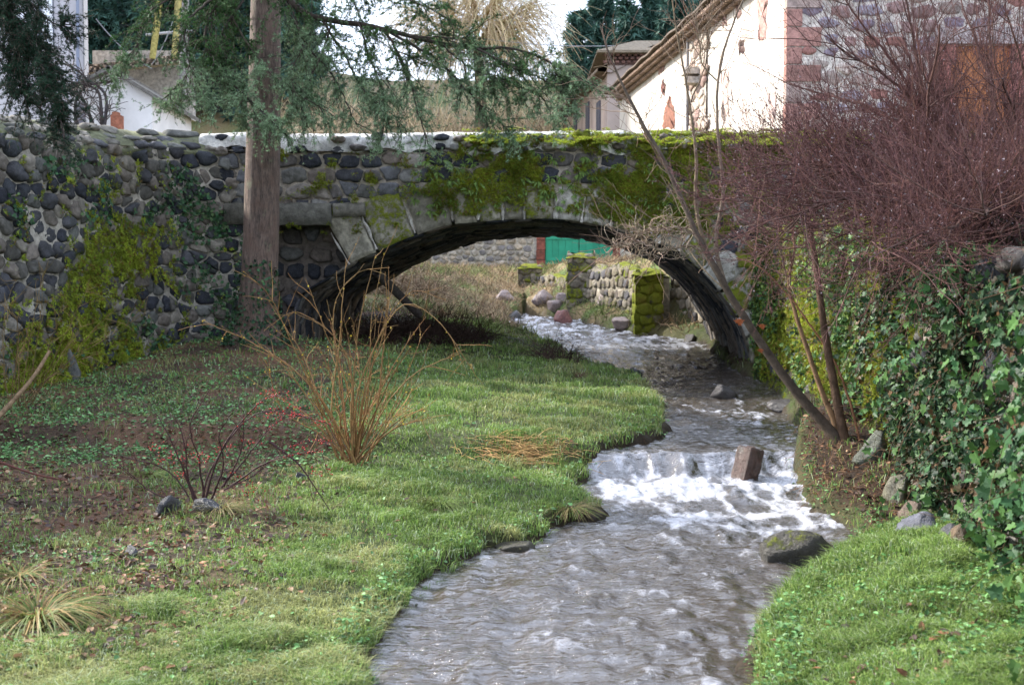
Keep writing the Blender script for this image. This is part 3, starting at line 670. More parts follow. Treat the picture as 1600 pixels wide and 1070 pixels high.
for s_, (a, b_) in enumerate(((DX0+.03, (DX0+DX1)/2-.012), ((DX0+DX1)/2+.012, DX1-.03))):
    mb = MB(); mb.box(((a+b_)/2, 46.06, 4.3), (b_-a, .05, 2.36), (.02, .30, .18))
    k = 5
    for j in range(k): mb.box((a+(j+.5)*(b_-a)/k, 46.02, 4.3), ((b_-a)/k-.015, .03, 2.3), np.array([.02, .31, .19])*rng.uniform(.9, 1.1))
    for z in (3.35, 4.25, 5.25): mb.box(((a+b_)/2, 45.985, z), (b_-a-.04, .035, .14), (.025, .34, .21))
    mb.build('door_leaf', M_PAINT, gd, smooth=False)
def twig_obj(name, L, r0, r1, col, parent=None, k=3, mat=None, cj=.25, **kw):
    Sn, n, _ = L.shape; rr = np.linspace(1, 0, n)[None]*(np.broadcast_to(r0, (Sn,))[:, None]-r1)+r1
    V, Q = tubes(L, rr, k); c = np.repeat(np.array(col)*rng.uniform(1-cj, 1+cj, (Sn, 1))*(1+rng.normal(0, .04, (Sn, 3))), n*k, 0)
    if 'twig' in name: kw.setdefault('kind', 'stuff')
    return mesh(name, V, Q, mat or M_TWIG, parent, col=c, **kw)
def PL3_(pts, y0, y1):
    n_ = len(pts); return np.array([P(x, y, y0+(y1-y0)*i/(n_-1)) for i, (x, y) in enumerate(pts)])
# ------------------------------------------------------------------ long building on the right
def fx(y): return 6.75-.117*(y-27)
bl = empty('long_building', (8, 27, 3), label='long two storey building with sunlit pale plaster facade and red stone corner, right', cat='building')
fd = unit(np.array([-.117, 1.])); fn_ = np.array([-fd[1], fd[0]])
def FB(u, v, d, o=(fx(27), 27.)): return np.stack([o[0]+fd[0]*u+fn_[0]*d, o[1]+fd[1]*u+fn_[1]*d, v], -1)
PL = np.array([.66, .61, .54])
def plaster(mb, u0, u1, v0, v1, M=FB, col=PL, d=0., st=.25, amp=.012):
    u = np.linspace(u0, u1, max(3, int((u1-u0)/st))); v = np.linspace(v0, v1, max(3, int((v1-v0)/st))); U, Vv = np.meshgrid(u, v, indexing='ij')
    cl = np.array(col)*(.80+.35*fbm(U*.9, Vv*.5, 0, 5, 101))[..., None]*np.array([1, 1, 1])
    stn = ss(fbm(U*2.2, Vv*.45, 0, 5, 103), .56, .7)[..., None]*.45; cl = cl*(1-stn)+np.array([.38, .26, .22])*stn
    mb.add(M(U, Vv, d+(fbm(U*2, Vv*2, 0, 3, 102)-.5)*2*amp), gridf(len(u), len(v)), cl.reshape(-1, 3))
mb = MB(); plaster(mb, 0, 19.2, 2.8, 10.2); mb.build('facade', M_PLASTER, bl)
def WU(px): # along-facade position seen at a photo column
    k = (px-800)/1700.; Y = (6.75+.117*27)/(k+.117); return (Y-27)/fd[1], Y
def patch(mb, pts, col, d=.012, jit=.05, th=.04):
    """ragged area where the plaster fell off"""
    q = []
    for px, py in pts:
        u, Y = WU(px); q.append((u, P(px, py, Y)[2]))
    q = np.array(q); m_ = 8*len(q); c0 = q.mean(0); tt_ = np.linspace(0, len(q), m_, endpoint=False); i = tt_.astype(int); f = (tt_-i)[:, None]
    e = q[i]*(1-f)+q[(i+1) % len(q)]*f; e = e+rng.normal(0, jit, e.shape); 
    V = np.vstack([FB(e[:, 0], e[:, 1], d+0*e[:, 0]), FB((e[:, 0]*.6+c0[0]*.4), (e[:, 1]*.6+c0[1]*.4), d+th+0*e[:, 0]), FB(c0[:1], c0[1:], np.array([d+th]))])
    k = np.arange(m_); k2 = (k+1) % m_
    mb.add(V, [np.stack([k, k2, k2+m_, k+m_], 1), np.stack([k+m_, k2+m_, 0*k+2*m_], 1)], col)
for pts, cl in [([(1033, 200), (1038, 165), (1044, 152), (1052, 170), (1053, 200)], (.22, .10, .07)), ([(1030, 140), (1034, 124), (1038, 135), (1036, 152)], (.16, .07, .06)),
                ([(1152, 84), (1150, 66), (1157, 63), (1160, 80)], (.12, .08, .07)), ([(1181, 62), (1178, -8), (1194, -8), (1194, 50), (1187, 66)], (.40, .24, .21)),
                ([(1125, 185), (1124, 112), (1134, 110), (1136, 180)], (.5, .38, .33)), ([(1027, 118), (1028, 86), (1035, 90), (1036, 110)], (.24, .15, .12)),
                ([(978, 162), (976, 152), (983, 152), (984, 163)], (.2, .13, .1)), ([(1200, 190), (1198, 148), (1208, 146), (1209, 190)], (.5, .38, .34)),
                ([(1126, 40), (1124, 22), (1130, 18), (1133, 36)], (.25, .16, .14)), ([(1148, 30), (1146, 10), (1152, 5), (1155, 25)], (.25, .16, .14))]:
    mb = MB(); patch(mb, pts, cl); mb.build('bare_masonry', M_STONE, bl)
# stone pier with corbel
u0, Y0 = WU(1103); u1, Y1 = WU(1079)
mb = MB(); PM_ = lambda u, v, d: FB(u, v, d+.08)
stones(mb, sites(u0, u1, 3, 10, .5, .34), .5, .34, PM_, lambda u, v: (u > u0+.1) & (u < u1-.1), gap=.05, depth=.04, pn=14, rmax=1., pal=np.array([[.30, .22, .18], [.36, .30, .25], [.22, .15, .13], [.40, .35, .3]]))
sheet(mb, np.linspace(u0, u1, 6), np.arange(3, 10.1, .2), FB, None, .06, .02, (.45, .39, .33)); mb.build('stone_pier', M_STONE, bl)
zc = P(1090, 135, Y1)[2]; uc = (u0+u1)/2
for dz, w_ in ((0, .5), (.28, .7)):
    q = FB(np.array([uc]), np.array([zc+dz]), np.array([.22+w_*.15]))[0]; mb = MB(); mb.box(q, (.25+w_*.3, w_*.5+.2, .2), (.42, .38, .34), rz=math.atan2(fd[1], fd[0])-math.pi/2); mb.build('corbel', M_STONE, bl, smooth=False)
# quoins of the corner
mb = MB(); z = 3.0; k = 0
while z < 12:
    h = rng.uniform(.40, .52); a, b_ = (.85, .35) if k % 2 else (.38, .80); cl = np.array([.30, .16, .135])*rng.uniform(.75, 1.2)
    if k % 5 == 3: cl = np.array([.33, .25, .22])
    c0 = np.array([fx(27), 27.])
    mb.box((c0[0]+a/2-.03, 27+b_/2*.9-.06, z+h/2), (a, b_*.9, h-.035), cl); z += h; k += 1
mb.build('red_quoins', M_STONE, bl, smooth=False)
# right face
RF = lambda u, v, d: np.stack([fx(27)+u, 27-d-.004*u, v], -1)
WX0, WX1, WZ0, WZ1 = 10.75, 12.25, 5.4, 8.0
okr = lambda u, v: ~((u+fx(27) > WX0-.34) & (u+fx(27) < WX1+.34) & (v > WZ0-.3) & (v < WZ1+.45)) & (u > .5)
PALR = np.array([[.24, .16, .15], [.17, .14, .17], [.30, .24, .21], [.21, .19, .22], [.36, .30, .26], [.27, .13, .11]])
nm = lambda x, y, z: -.6+0*x
mb = MB(); stones(mb, sites(.3, 9, 2.8, 11.5, .6, .34, .3), .6, .34, RF, okr, gap=.12, depth=.05, pal=PALR, mossf=nm)
sheet(mb, np.arange(.0, 9.2, .15), np.arange(2.6, 11.5, .15), RF, lambda u, v: ~((u+fx(27) > WX0-.05) & (u+fx(27) < WX1+.05) & (v > WZ0) & (v < WZ1)), .01, .02, (.50, .45, .40), nm)
mb.build('rubble_end_wall', M_STONE, bl)
mb = MB(); 
for xx in (WX0-.16, WX1+.16):
    for j in range(6): mb.box((xx+rng.normal(0, .03), 26.95, WZ0+.22+j*.44), (.34+.1*(j % 2), .2, .41), np.array([.30, .12, .10])*rng.uniform(.8, 1.2))
mb.box(((WX0+WX1)/2, 26.93, WZ1+.22), (2.3, .24, .40), (.36, .31, .30)); mb.box(((WX0+WX1)/2, 26.93, WZ0-.12), (2.1, .3, .2), (.30, .14, .12))
wn = mb.build('window', M_STONE, bl, smooth=False)
mb = MB()
for s_ in (0, 1):
    for j in range(4): mb.box((WX0+.1+(s_*4+j)*.185, 27.04, (WZ0+WZ1)/2+.08), (.18, .04, WZ1-WZ0+.22), np.array([.42, .15, .05])*rng.uniform(.8, 1.15))
o = mb.build('shutter', M_PAINT, bl, smooth=False)
# roof with eave
mb = MB()
nu = 60; u = np.linspace(-.1, 19.6, nu)
pr = [(.62, 10.32), (.62, 10.38), (.2, 10.52), (-3.2, 12.3), (-3.2, 12.15), (.0, 10.28), (.62, 10.32)]
V = np.stack([FB(u, np.full(nu, z), np.full(nu, d)) for d, z in pr], 1); V[..., 2] += (np.sin(u*22)*.03)[:, None]
mb.add(V, gridf(nu, len(pr)), (.13, .10, .08)); mb.build('roof', M_TILE, bl)
mb = MB()
for r_ in range(3):
    for j in range(96):
        q = FB(np.array([j*.2]), np.array([9.98+r_*.11]), np.array([.08+r_*.16]))[0]; mb.box(q, (.24, .13, .085), np.array([.24, .17, .13])*rng.uniform(.7, 1.2), rz=math.atan2(fd[1], fd[0])-math.pi/2)
mb.build('eave_courses', M_STONE, bl, smooth=False)
mb = MB(); tv, tq = tubes(np.stack([FB(np.array([WU(1079)[0]]*8), np.linspace(3, 10.2, 8), np.full(8, .16))]), np.full((1, 8), .05), 8); mb.add(tv, tq, (.20, .19, .19)); mb.build('downpipe', M_PAINT, bl)
# tall block and far wing
tb = empty('tower_block', (5.4, 50, 3), label='taller hip roofed block rising behind the long plaster facade', cat='building')
BZ = P(990, 84, 48)[2]; bx0, bx1 = P(949, 90, 48)[0], P(1060, 90, 48)[0]
mb = MB(); mb.box(((bx0+bx1)/2, 51, (3+BZ)/2), (bx1-bx0, 6, BZ-3), (.50, .40, .35)); mb.build('wall', M_PLASTER, tb, smooth=False)
for r_ in range(3):
    pass
mb = MB()
for r_ in range(3):
    for j in range(13): mb.box((bx0-.1+j*.26+.13*(r_ % 2), 47.93-r_*.13, BZ-.38+r_*.13), (.16, .18, .1), np.array([.22, .12, .10])*rng.uniform(.8, 1.2))
mb.box(((bx0+bx1)/2, 47.97, BZ-.25), (bx1-bx0, .04, .5), (.16, .10, .09)); mb.build('eave_courses', M_STONE, tb, smooth=False)
mb = MB(); a = np.array([[bx0-.5, 47.3, BZ], [bx1+.4, 47.3, BZ], [bx1+.4, 54.5, BZ], [bx0-.5, 54.5, BZ], [bx0+1.5, 50.4, BZ+1.1], [bx1-.2, 50.4, BZ+1.1]]); b2 = a[:4]-np.array([0, 0, .1])
mb.add(np.vstack([a, b2]), [np.array([[0, 1, 5, 4], [2, 3, 4, 5], [0, 6, 7, 1], [3, 9, 6, 0], [6, 9, 8, 7]]), np.array([[3, 0, 4], [1, 2, 5]])], (.25, .20, .14)); mb.build('roof', M_TILE, tb, smooth=False)
mb = MB(); mb.box(((bx0+bx1)/2+1.0, 47.97, BZ-1.15), (.55, .1, .9), (.12, .11, .12)); mb.build('window', M_PAINT, tb, smooth=False)
fwg = empty('far_wing', (3.6, 54, 3), label='far low wing of pale pink plaster with small windows beyond the mossy parapet', cat='building')
mb = MB(); plaster(mb, 21.2, 33.5, 2.8, 11.6, col=(.60, .48, .40)); q = FB(np.array([27.3]), np.array([7.2]), np.array([-2.6]))[0]; mb.box(q, (5, 12.2, 8.6), (.5, .4, .34), rz=math.atan2(fd[1], fd[0])-math.pi/2); mb.build('wall', M_PLASTER, fwg, smooth=False)
mb = MB(); u = np.linspace(21, 33.9, 40); pr = [(.6, 11.55), (.6, 11.68), (-3, 13.2), (-3, 13.0), (.0, 11.5), (.6, 11.55)]
V = np.stack([FB(u, np.full(40, z), np.full(40, d)) for d, z in pr], 1); mb.add(V, gridf(40, len(pr)), (.22, .17, .12)); mb.build('roof', M_TILE, fwg)
for px in (899, 918, 935):
    u_, Y_ = WU(px); 
    for pyc in (185,):
        q = FB(np.array([u_]), np.array([P(px, pyc, Y_)[2]]), np.array([.03]))[0]; mb = MB(); mb.box(q, (.07, .8, 1.5), (.10, .10, .13), rz=math.atan2(fd[1], fd[0])-math.pi/2); mb.build('window', M_PAINT, fwg, smooth=False)
# ------------------------------------------------------------------ houses on the left
hs = empty('tall_house', (-14, 33, 4), label='tall pale grey rendered house with drainpipe at the upper left edge', cat='house')
def wbox(name, par, px0, px1, py0, py1, Y, dep, col, mat=M_PLASTER):
    a, b_ = P(px0, py0, Y), P(px1, py1, Y); mb = MB(); mb.box(((a[0]+b_[0])/2, Y+dep/2, (a[2]+b_[2])/2), (b_[0]-a[0], dep, a[2]-b_[2]), col); return mb.build(name, mat, par, smooth=False)
a, b_ = P(-60, -160, 33), P(133, 215, 33); kx = 40/33.
V = np.array([[a[0], 33, b_[2]], [b_[0], 33, b_[2]], [b_[0]*kx-.1, 40, b_[2]], [a[0]*kx, 40, b_[2]]]); V = np.vstack([V, V*[1, 1, 0]+[0, 0, a[2]]])
mb = MB(); mb.add(V, np.array([[0, 1, 5, 4], [1, 2, 6, 5], [2, 3, 7, 6], [3, 0, 4, 7], [4, 5, 6, 7]]), (.50, .48, .50)); mb.build('wall', M_PLASTER, hs, smooth=False); wbox('window', hs, 58, 84, -20, 74, 32.95, .08, (.10, .12, .16), M_PAINT)
wbox('shutter', hs, 64, 82, -22, 76, 32.88, .06, (.80, .82, .86), M_PAINT); wbox('shutter', hs, 22, 42, -22, 76, 32.88, .06, (.78, .8, .84), M_PAINT)
wbox('sill', hs, 54, 88, 75, 80, 32.8, .25, (.5, .48, .46)); wbox('corner_strip', hs, 127, 134.5, -160, 215, 32.93, .3, (.62, .58, .56))
mb = MB(); p0, p1 = P(121, -100, 32.8), P(122, 205, 32.8); L_ = catmull([p0, p0*.5+p1*.5, p1], 12); tv, tq = tubes(L_[None], np.full((1, 12), .05), 8); mb.add(tv, tq, (.22, .25, .33)); mb.build('drainpipe', M_PAINT, hs)
mb = MB(); a, b_ = P(-50, -158, 32.3), P(142, -160, 32.3); mb.box(((a[0]+b_[0])/2-1.4, 36.5, a[2]+.1), (b_[0]-a[0]+.3, 8.6, .25), (.25, .15, .1)); mb.build('roof', M_TILE, hs, smooth=False)
ob = empty('outbuilding', (-11.4, 29, 4), label='small white gabled outbuilding with a sloping roof edge left of the trunk', cat='shed')
Yo = 29.; q = [P(x, y, Yo) for x, y in ((112, 225), (238, 225), (238, 152), (172, 112), (112, 140))]; V = np.array(q+[p+np.array([0, 3.5, 0]) for p in q])
mb = MB(); mb.add(V, [np.array([[0, 1, 2, 3, 4]]), np.array([[0, 5, 6, 1], [1, 6, 7, 2], [2, 7, 8, 3], [3, 8, 9, 4], [4, 9, 5, 0]])], (.74, .72, .70)); mb.build('wall', M_PLASTER, ob, smooth=False)
mb = MB()
for a, b_ in (((166, 108), (246, 156)), ((104, 142), (172, 108))):
    A1, B1 = P(*a, Yo-.25), P(*b_, Yo-.25); up = np.array([0, 0, .10]); bk = np.array([0, 4., 0])
    V = np.array([A1, B1, B1+up, A1+up]); V = np.vstack([V, V+bk]); mb.add(V, np.array([[0, 1, 2, 3], [4, 7, 6, 5], [0, 4, 5, 1], [3, 2, 6, 7], [1, 5, 6, 2], [0, 3, 7, 4]]), (.16, .15, .13))
mb.build('roof', M_TILE, ob, smooth=False)
wbox('door', ob, 118, 134, 160, 225, 28.97, .06, (.18, .17, .19), M_PAINT)
o = MB(); a = P(183, 186, 24.); o.box((a[0], 24, a[2]-.28), (.22, .2, .7), (.26, .10, .06)); o.box((a[0]-.02, 24, a[2]+.1), (.13, .16, .08), (.24, .1, .06))
o = o.build('post', M_STONE, smooth=False, label='small terracotta coloured post standing behind the left parapet', cat='post')
vn_ = empty('climbing_vine', tuple(P(150, 215, 28)), label='bare dark climbing vine tangled in front of the white outbuilding and grey house', cat='climbing plant')
vs = np.stack([catmull(PL3_(pp, 28.2, 28.2), 20) for pp in ([(160, 215), (158, 170), (150, 140), (110, 128), (70, 122)], [(150, 215), (140, 180), (125, 150), (95, 140), (60, 150)], [(162, 210), (165, 150), (140, 128), (120, 110), (90, 95)], [(120, 215), (118, 160), (135, 135), (160, 130), (178, 128)])])
twig_obj('stems', vs, .05, .02, (.06, .05, .05), vn_, 5, M_BARK); p, T, _, _ = pick(vs, 150, .1, 1); L = grow(p, T+rng.normal(0, .8, T.shape), rng.uniform(.3, .9, 150), 8, .3, (0, 0, -.2)); twig_obj('twigs', L, .018, .007, (.07, .055, .05), vn_)
# old tiled wall behind
mb = MB(); Yt = 41.; a = P(140, 104, Yt); b_ = P(296, 86, Yt)
for j in range(60):
    f = j/59; xx = a[0]+(b_[0]-a[0])*f; zz = a[2]+(b_[2]-a[2])*f
    for r_ in range(4): mb.box((xx+rng.normal(0, .02), Yt-.3*r_+.1, zz-.14*r_), (.11, .3, .09), np.array([.42, .34, .27])*rng.uniform(.5, 1.35))
a2 = P(296, 150, Yt)
mb.box(((a[0]+b_[0])/2, Yt+.5, (a2[2]+3+a[2])/2-1.6), (b_[0]-a[0], .4, a[2]-a2[2]+1.5), (.40, .37, .33)); mb.build('tiled_wall', M_STONE, smooth=False, label='old wall capped with weathered tiles behind the white outbuilding', cat='wall')
M_POLE = M_BARK
def pole(name, pts, Y, r, col, lab, cat='pole', **k):
    L_ = catmull([P(x, y, Y) for x, y in pts], 12); mb = MB(); tv, tq = tubes(L_[None], np.linspace(r*1.1, r*.9, 12)[None], 10); mb.add(tv, tq, col); return mb.build(name, M_POLE, label=lab, cat=cat, **k)
up_ = empty('utility_pole', tuple(P(289, 130, 40)), label='grey wooden utility pole with a crossbar behind the cedar branches', cat='pole')
mb = MB(); L_ = catmull([P(288, -120, 40), P(288, 20, 40), P(287, 150, 40)], 12); tv, tq = tubes(L_[None], np.full((1, 12), .17), 10); mb.add(tv, tq, (.30, .28, .27)); mb.build('post', M_POLE, up_)
mb = MB(); a, b_ = P(228, 55, 39.8), P(300, 48, 39.8); tv, tq = tubes(np.stack([np.linspace(a, b_, 4)]), np.full((1, 4), .05), 6); mb.add(tv, tq, (.5, .5, .5)); mb.build('crossbar', M_PAINT, up_)
pole('support_pole', [(252, -40), (246, 30), (238, 92)], 36, .11, (.42, .36, .12), 'yellowish slanting pole left of the utility pole', group=None)
pole('support_pole', [(281, -40), (277, 30), (272, 92)], 36, .11, (.40, .34, .13), 'yellowish slanting pole right beside the utility pole')
mb = MB()
a, b_, c_ = P(140, 30, 39), P(215, 95, 39), P(300, -30, 39)
for s_, e_ in ((P(150, 30, 38), P(238, 108, 38)), (P(238, 100, 38), P(278, 10, 38)), (P(905, -160, 40), P(780, 64, 52)), (P(750, 60, 52), P(1000, 70, 52))):
    t = np.linspace(0, 1, 16)[:, None]; L_ = s_*(1-t)+e_*t; L_[:, 2] -= (t*(1-t))[:, 0]*.8; tv, tq = tubes(L_[None], np.full((1, 16), .018), 4)
    m2 = MB(); m2.add(tv, tq, (.35, .35, .37)); s__ = s_
    m2.build('wire', M_PAINT, label=['thin wire slanting down in front of the left forest', 'thin wire slanting up to the utility pole', 'thin wire crossing the bright sky above the willow', 'thin nearly level wire below the bright sky'][[1, 2, 3, 4].index(1+[tuple(x) for x in (P(150, 30, 38), P(238, 100, 38), P(905, -160, 40), P(750, 60, 52))].index(tuple(s_)))], cat='wire')
# ------------------------------------------------------------------ conifers
def needle_tri(n_, ln, wd_):
    a = np.arange(n_)*2.399; tilt = .7
    v = []; f = []
    for i in range(n_):
        d = np.array([math.cos(tilt)*.9*(.4+.6*((i*7) % 5)/4)+.2, math.cos(a[i])*.8, math.sin(a[i])*.8]); d /= np.linalg.norm(d); s_ = np.cross(d, [0.3, .5, .8]); s_ /= np.linalg.norm(s_)
        v += [-s_*wd_/2, s_*wd_/2, d*ln]; f.append([3*i, 3*i+1, 3*i+2])
    return np.array(v), np.array(f)
def conifer(h, r, seed, n=5600, cl=(.045, .095, .075)):  # needle colour lightened to paint in the haze of distance
    rg = np.random.default_rng(seed)
    t = rg.uniform(.06, 1, 340)**.85; L0 = r*(1-t)**.8+.25; a = rg.uniform(0, 6.28, 340)
    s0 = np.stack([0*t, 0*t, t*h], 1)+rg.normal(0, .05, (340, 3)); d = np.stack([np.cos(a), np.sin(a), .25-.3*(1-t)], 1)
    Lb = grow(s0, d, L0*rg.uniform(.6, 1.15, 340), 6, .08, (0, 0, -.35), rg)
    p, T, s_, tt_ = pick(Lb, n, .15, 1, rg); p = p+rg.normal(0, .16, p.shape)*np.array([1, 1, .8])
    tv, tf = needle_tri(5, .55, .16)
    V, Fq = inst(tv, tf, p, T+rg.normal(0, .5, T.shape)+np.array([0, 0, -.35]), rndu(n, rg), rg.uniform(.5, 1.1, n))
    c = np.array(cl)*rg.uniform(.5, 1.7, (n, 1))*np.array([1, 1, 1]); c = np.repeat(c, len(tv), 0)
    mt, mq_ = tubes(np.stack([np.linspace([0, 0, -2], [0, 0, h*.97], 10)]), np.linspace(.28, .03, 10)[None], 7)
    bt, bq = tubes(Lb, np.linspace(.05, .01, 6)[None], 3)
    return (V, Fq, c), (np.vstack([mt, bt]), np.vstack([mq_, bq+len(mt)]))
protos = []
for i in range(4):
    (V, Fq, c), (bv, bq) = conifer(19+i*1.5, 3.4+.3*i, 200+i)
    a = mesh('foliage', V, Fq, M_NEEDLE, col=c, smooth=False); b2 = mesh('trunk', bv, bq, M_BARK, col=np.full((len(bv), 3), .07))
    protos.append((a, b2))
used = [False]*4
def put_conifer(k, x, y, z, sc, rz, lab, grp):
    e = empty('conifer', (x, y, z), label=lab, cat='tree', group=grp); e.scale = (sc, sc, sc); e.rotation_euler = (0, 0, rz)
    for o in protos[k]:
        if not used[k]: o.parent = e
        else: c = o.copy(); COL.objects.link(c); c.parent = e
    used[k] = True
left_ = []
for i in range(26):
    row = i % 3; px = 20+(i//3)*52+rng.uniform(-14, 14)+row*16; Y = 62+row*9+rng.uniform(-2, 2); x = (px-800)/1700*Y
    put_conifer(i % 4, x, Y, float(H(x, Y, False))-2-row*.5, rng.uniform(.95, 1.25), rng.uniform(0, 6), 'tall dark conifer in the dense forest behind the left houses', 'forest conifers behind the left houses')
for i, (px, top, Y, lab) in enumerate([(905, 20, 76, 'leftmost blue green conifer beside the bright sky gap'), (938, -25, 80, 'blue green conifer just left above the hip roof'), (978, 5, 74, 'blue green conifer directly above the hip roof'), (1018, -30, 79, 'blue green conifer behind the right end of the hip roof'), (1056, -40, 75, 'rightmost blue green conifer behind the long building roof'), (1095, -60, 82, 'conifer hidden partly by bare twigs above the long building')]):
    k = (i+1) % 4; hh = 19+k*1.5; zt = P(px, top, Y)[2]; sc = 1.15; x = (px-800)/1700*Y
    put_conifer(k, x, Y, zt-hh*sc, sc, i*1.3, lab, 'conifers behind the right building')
# ------------------------------------------------------------------ willow and dry bank
wl = empty('weeping_willow', tuple(P(745, 210, 54)), label='golden leafless weeping willow behind the parapet beneath the sky gap', cat='tree')
b0 = np.array([P(745, 240, 54)[0], 54, float(H(P(745, 240, 54)[0], 54))]); top = P(745, 70, 54)
tr = catmull([b0, (b0+top)/2+np.array([.2, 0, 0]), top], 12)[None]; twig_obj('trunk', tr, .35, .2, (.16, .12, .08), wl, 8, M_BARK)
lim = grow(np.repeat(top[None], 26, 0), np.stack([rng.normal(0, 1, 26), rng.normal(0, .7, 26), np.abs(rng.normal(.7, .4, 26))], 1), rng.uniform(1.8, 4.2, 26), 8, .12, (0, 0, -.2)); twig_obj('limb', lim, .09, .03, (.30, .20, .08), wl, 5, M_BARK)
p, T, s_, t_ = pick(lim, 1500, .3, 1); up = rng.random(1500) < .3
d = T*.8+rng.normal(0, .5, T.shape)+np.where(up[:, None], [0, 0, .9], [0, 0, -.3]); L = grow(p, d, rng.uniform(1.2, 4.5, 1500), 9, .07, (0, 0, -1.6)); twig_obj('hanging_twigs', L, .02, .009, (.60, .48, .29), wl)
# dry reeds and shrubs on the bank above the far wall
def scatter_px(n_, px0, px1, Y0, Y1, seed=0):
    rg = np.random.default_rng(seed); Y = rg.uniform(Y0, Y1, n_); x = (rg.uniform(px0, px1, n_)-800)/1700*Y; return np.stack([x, Y, H(x, Y)], 1)
p = scatter_px(9000, 425, 900, 47, 62, 3); d = np.stack([rng.normal(0, .3, 9000), rng.normal(0, .3, 9000), np.ones(9000)], 1)
L = grow(p, d, rng.uniform(.5, 2.2, 9000)*(.3+1.2*fbm(p[:, 0]*.5, p[:, 1]*.5, 0, 3, 4)), 5, .16, (0, 0, -.8)); twig_obj('dry_reeds', L, .022, .007, (.60, .47, .30), None, cj=.6, kind='stuff', label='straw coloured dry reeds covering the bank behind the bridge parapet', cat='reeds')
p = scatter_px(9000, 180, 430, 27, 52, 5); d = np.stack([rng.normal(0, .5, 9000), rng.normal(0, .4, 9000), np.ones(9000)], 1)
L = grow(p, d, rng.uniform(.25, .8, 9000), 4, .12, (0, 0, -.5)); twig_obj('bank_grass', L, .02, .006, (.17, .20, .055), None, mat=M_GRASS, cj=.5, kind='stuff', label='yellow green rough grass on the slope behind the left parapet', cat='grass')
# seen through the arch: rough grass and brambles
p = scatter_px(17000, 545, 1130, 25.2, 44, 6); ok = (p[:, 2] > W(p[:, 1])+.07); p = p[ok]; m_ = len(p)
d = np.stack([rng.normal(0, .6, m_), rng.normal(0, .4, m_), np.ones(m_)], 1); keep = (proj(p)[0] > 640) | (rng.random(m_) < .35); p, d = p[keep], d[keep]; m_ = len(p); L = grow(p, d, rng.uniform(.08, .36, m_), 4, .15, (0, 0, -.6)); L = L; tn = ss(fbm(p[:, 0]*.8, p[:, 1]*.5, 0, 4, 19), .38, .6)[:, None]; twig_obj('rough_grass', L, .011, .004, np.array([.37, .28, .18])*tn+np.array([.19, .24, .08])*(1-tn), None, mat=M_GRASS, cj=.7, kind='stuff', label='tan and green rough grass on the far banks seen through the arch', cat='grass')
# ------------------------------------------------------------------ rocks
def rock(name, c, size, rz, lab, col, moss=-.5, seed=0, boxy=3., mat=None, cat='rock', cut=.35, **k):
    rg = np.random.default_rng(seed); nu, nv = 30, 20
    th, ph = np.meshgrid(np.linspace(0, 2*math.pi, nu, endpoint=False), np.linspace(-math.pi/2, math.pi/2, nv), indexing='ij')
    D = np.stack([np.cos(ph)*np.cos(th), np.cos(ph)*np.sin(th), np.sin(ph)], -1)
    pl_ = unit(rg.normal(0, 1, (13, 3))); hh = rg.uniform(.62, .95, 13)
    r = np.max(np.maximum(D@pl_.T, 0)/hh, -1); r = 1/np.maximum(r, .85)
    q = D*r[..., None]; q = q*(1+.10*(fbm(q[..., 0]*2+seed, q[..., 1]*2, q[..., 2]*2, 4, 9)-.5)[..., None]*2)
    q = q*np.array(size)/2*(1+.05*(fbm(q[..., 0]*7+seed, q[..., 1]*7, q[..., 2]*7, 3, 9)-.5)[..., None]*2)
    a = math.cos(rz), math.sin(rz); X = np.stack([q[..., 0]*a[0]-q[..., 1]*a[1], q[..., 0]*a[1]+q[..., 1]*a[0], q[..., 2]], -1)
    f = gridf(nu+1, nv); f = f % (nu*nv)
    mo = moss+.55*ss(D[..., 2], .1, .8)
    V = X.reshape(-1, 3); mb = MB(); mb.add(V, f, col, mo.ravel())
    o = mb.build(name, mat or M_ROCK, smooth=True, label=lab, cat=cat, **k); o.location = tuple(c)
    m_ = o.data; m_.polygons.foreach_set('use_smooth', np.ones(len(m_.polygons), bool))
    return o
def wrock(px, py, wpx, hpx, lab, col, moss=-.5, seed=0, rz=0, dep=1., water=True, sink=.25, **k):
    g = on_water(px, py) if water else ground(px, py)
    if not water and px > 1300: lim = np.interp(g[1], WRy, WRx)-.30; g[0] = min(g[0], lim); g[2] = H(g[0], g[1])
    s_ = g[1]/1700; return rock('rock', (g[0], g[1]+.0, g[2]+hpx*s_*(.5-sink)), (wpx*s_, wpx*s_*dep, hpx*s_*(1+sink)*1.15), rz, lab, col, moss, seed, **k)
wrock(1240, 872, 116, 42, 'grey brown boulder with mossy top in the calm water at lower right', (.03, .027, .02), -.1, 5, .2, .7, sink=.5)
# squared block above the fall
g = on_water(1172, 745); s_ = g[1]/1700; mb = MB(); n_ = 9; w_ = 29*s_
for ax in range(6):
    U, Vv = np.meshgrid(np.linspace(-1, 1, n_), np.linspace(-1, 1, n_), indexing='ij'); o1 = np.ones_like(U)
    q = [np.stack(t, -1) for t in ((U, Vv, o1), (U, Vv, -o1), (U, o1, Vv), (U, -o1, Vv), (o1, U, Vv), (-o1, U, Vv))][ax]
    q = q/np.maximum(1, (np.abs(q)**9).sum(-1, keepdims=True)**(1/9)*1.0); q = q*(1+.30*(fbm(q[..., 0]*1.5, q[..., 1]*1.5, q[..., 2]*1.5, 4, 33)-.5)[..., None]*2)
    mb.add(q*np.array([w_/2, w_/2, 25*s_])*1.05, gridf(n_, n_), (.065, .036, .028), -.5)
o = mb.build('stone_block', M_ROCK, label='squared reddish brown stone block standing in the little waterfall', cat='rock'); o.location = (g[0], g[1]+.1, g[2]+.12); o.rotation_euler = (.14, .16, .5)
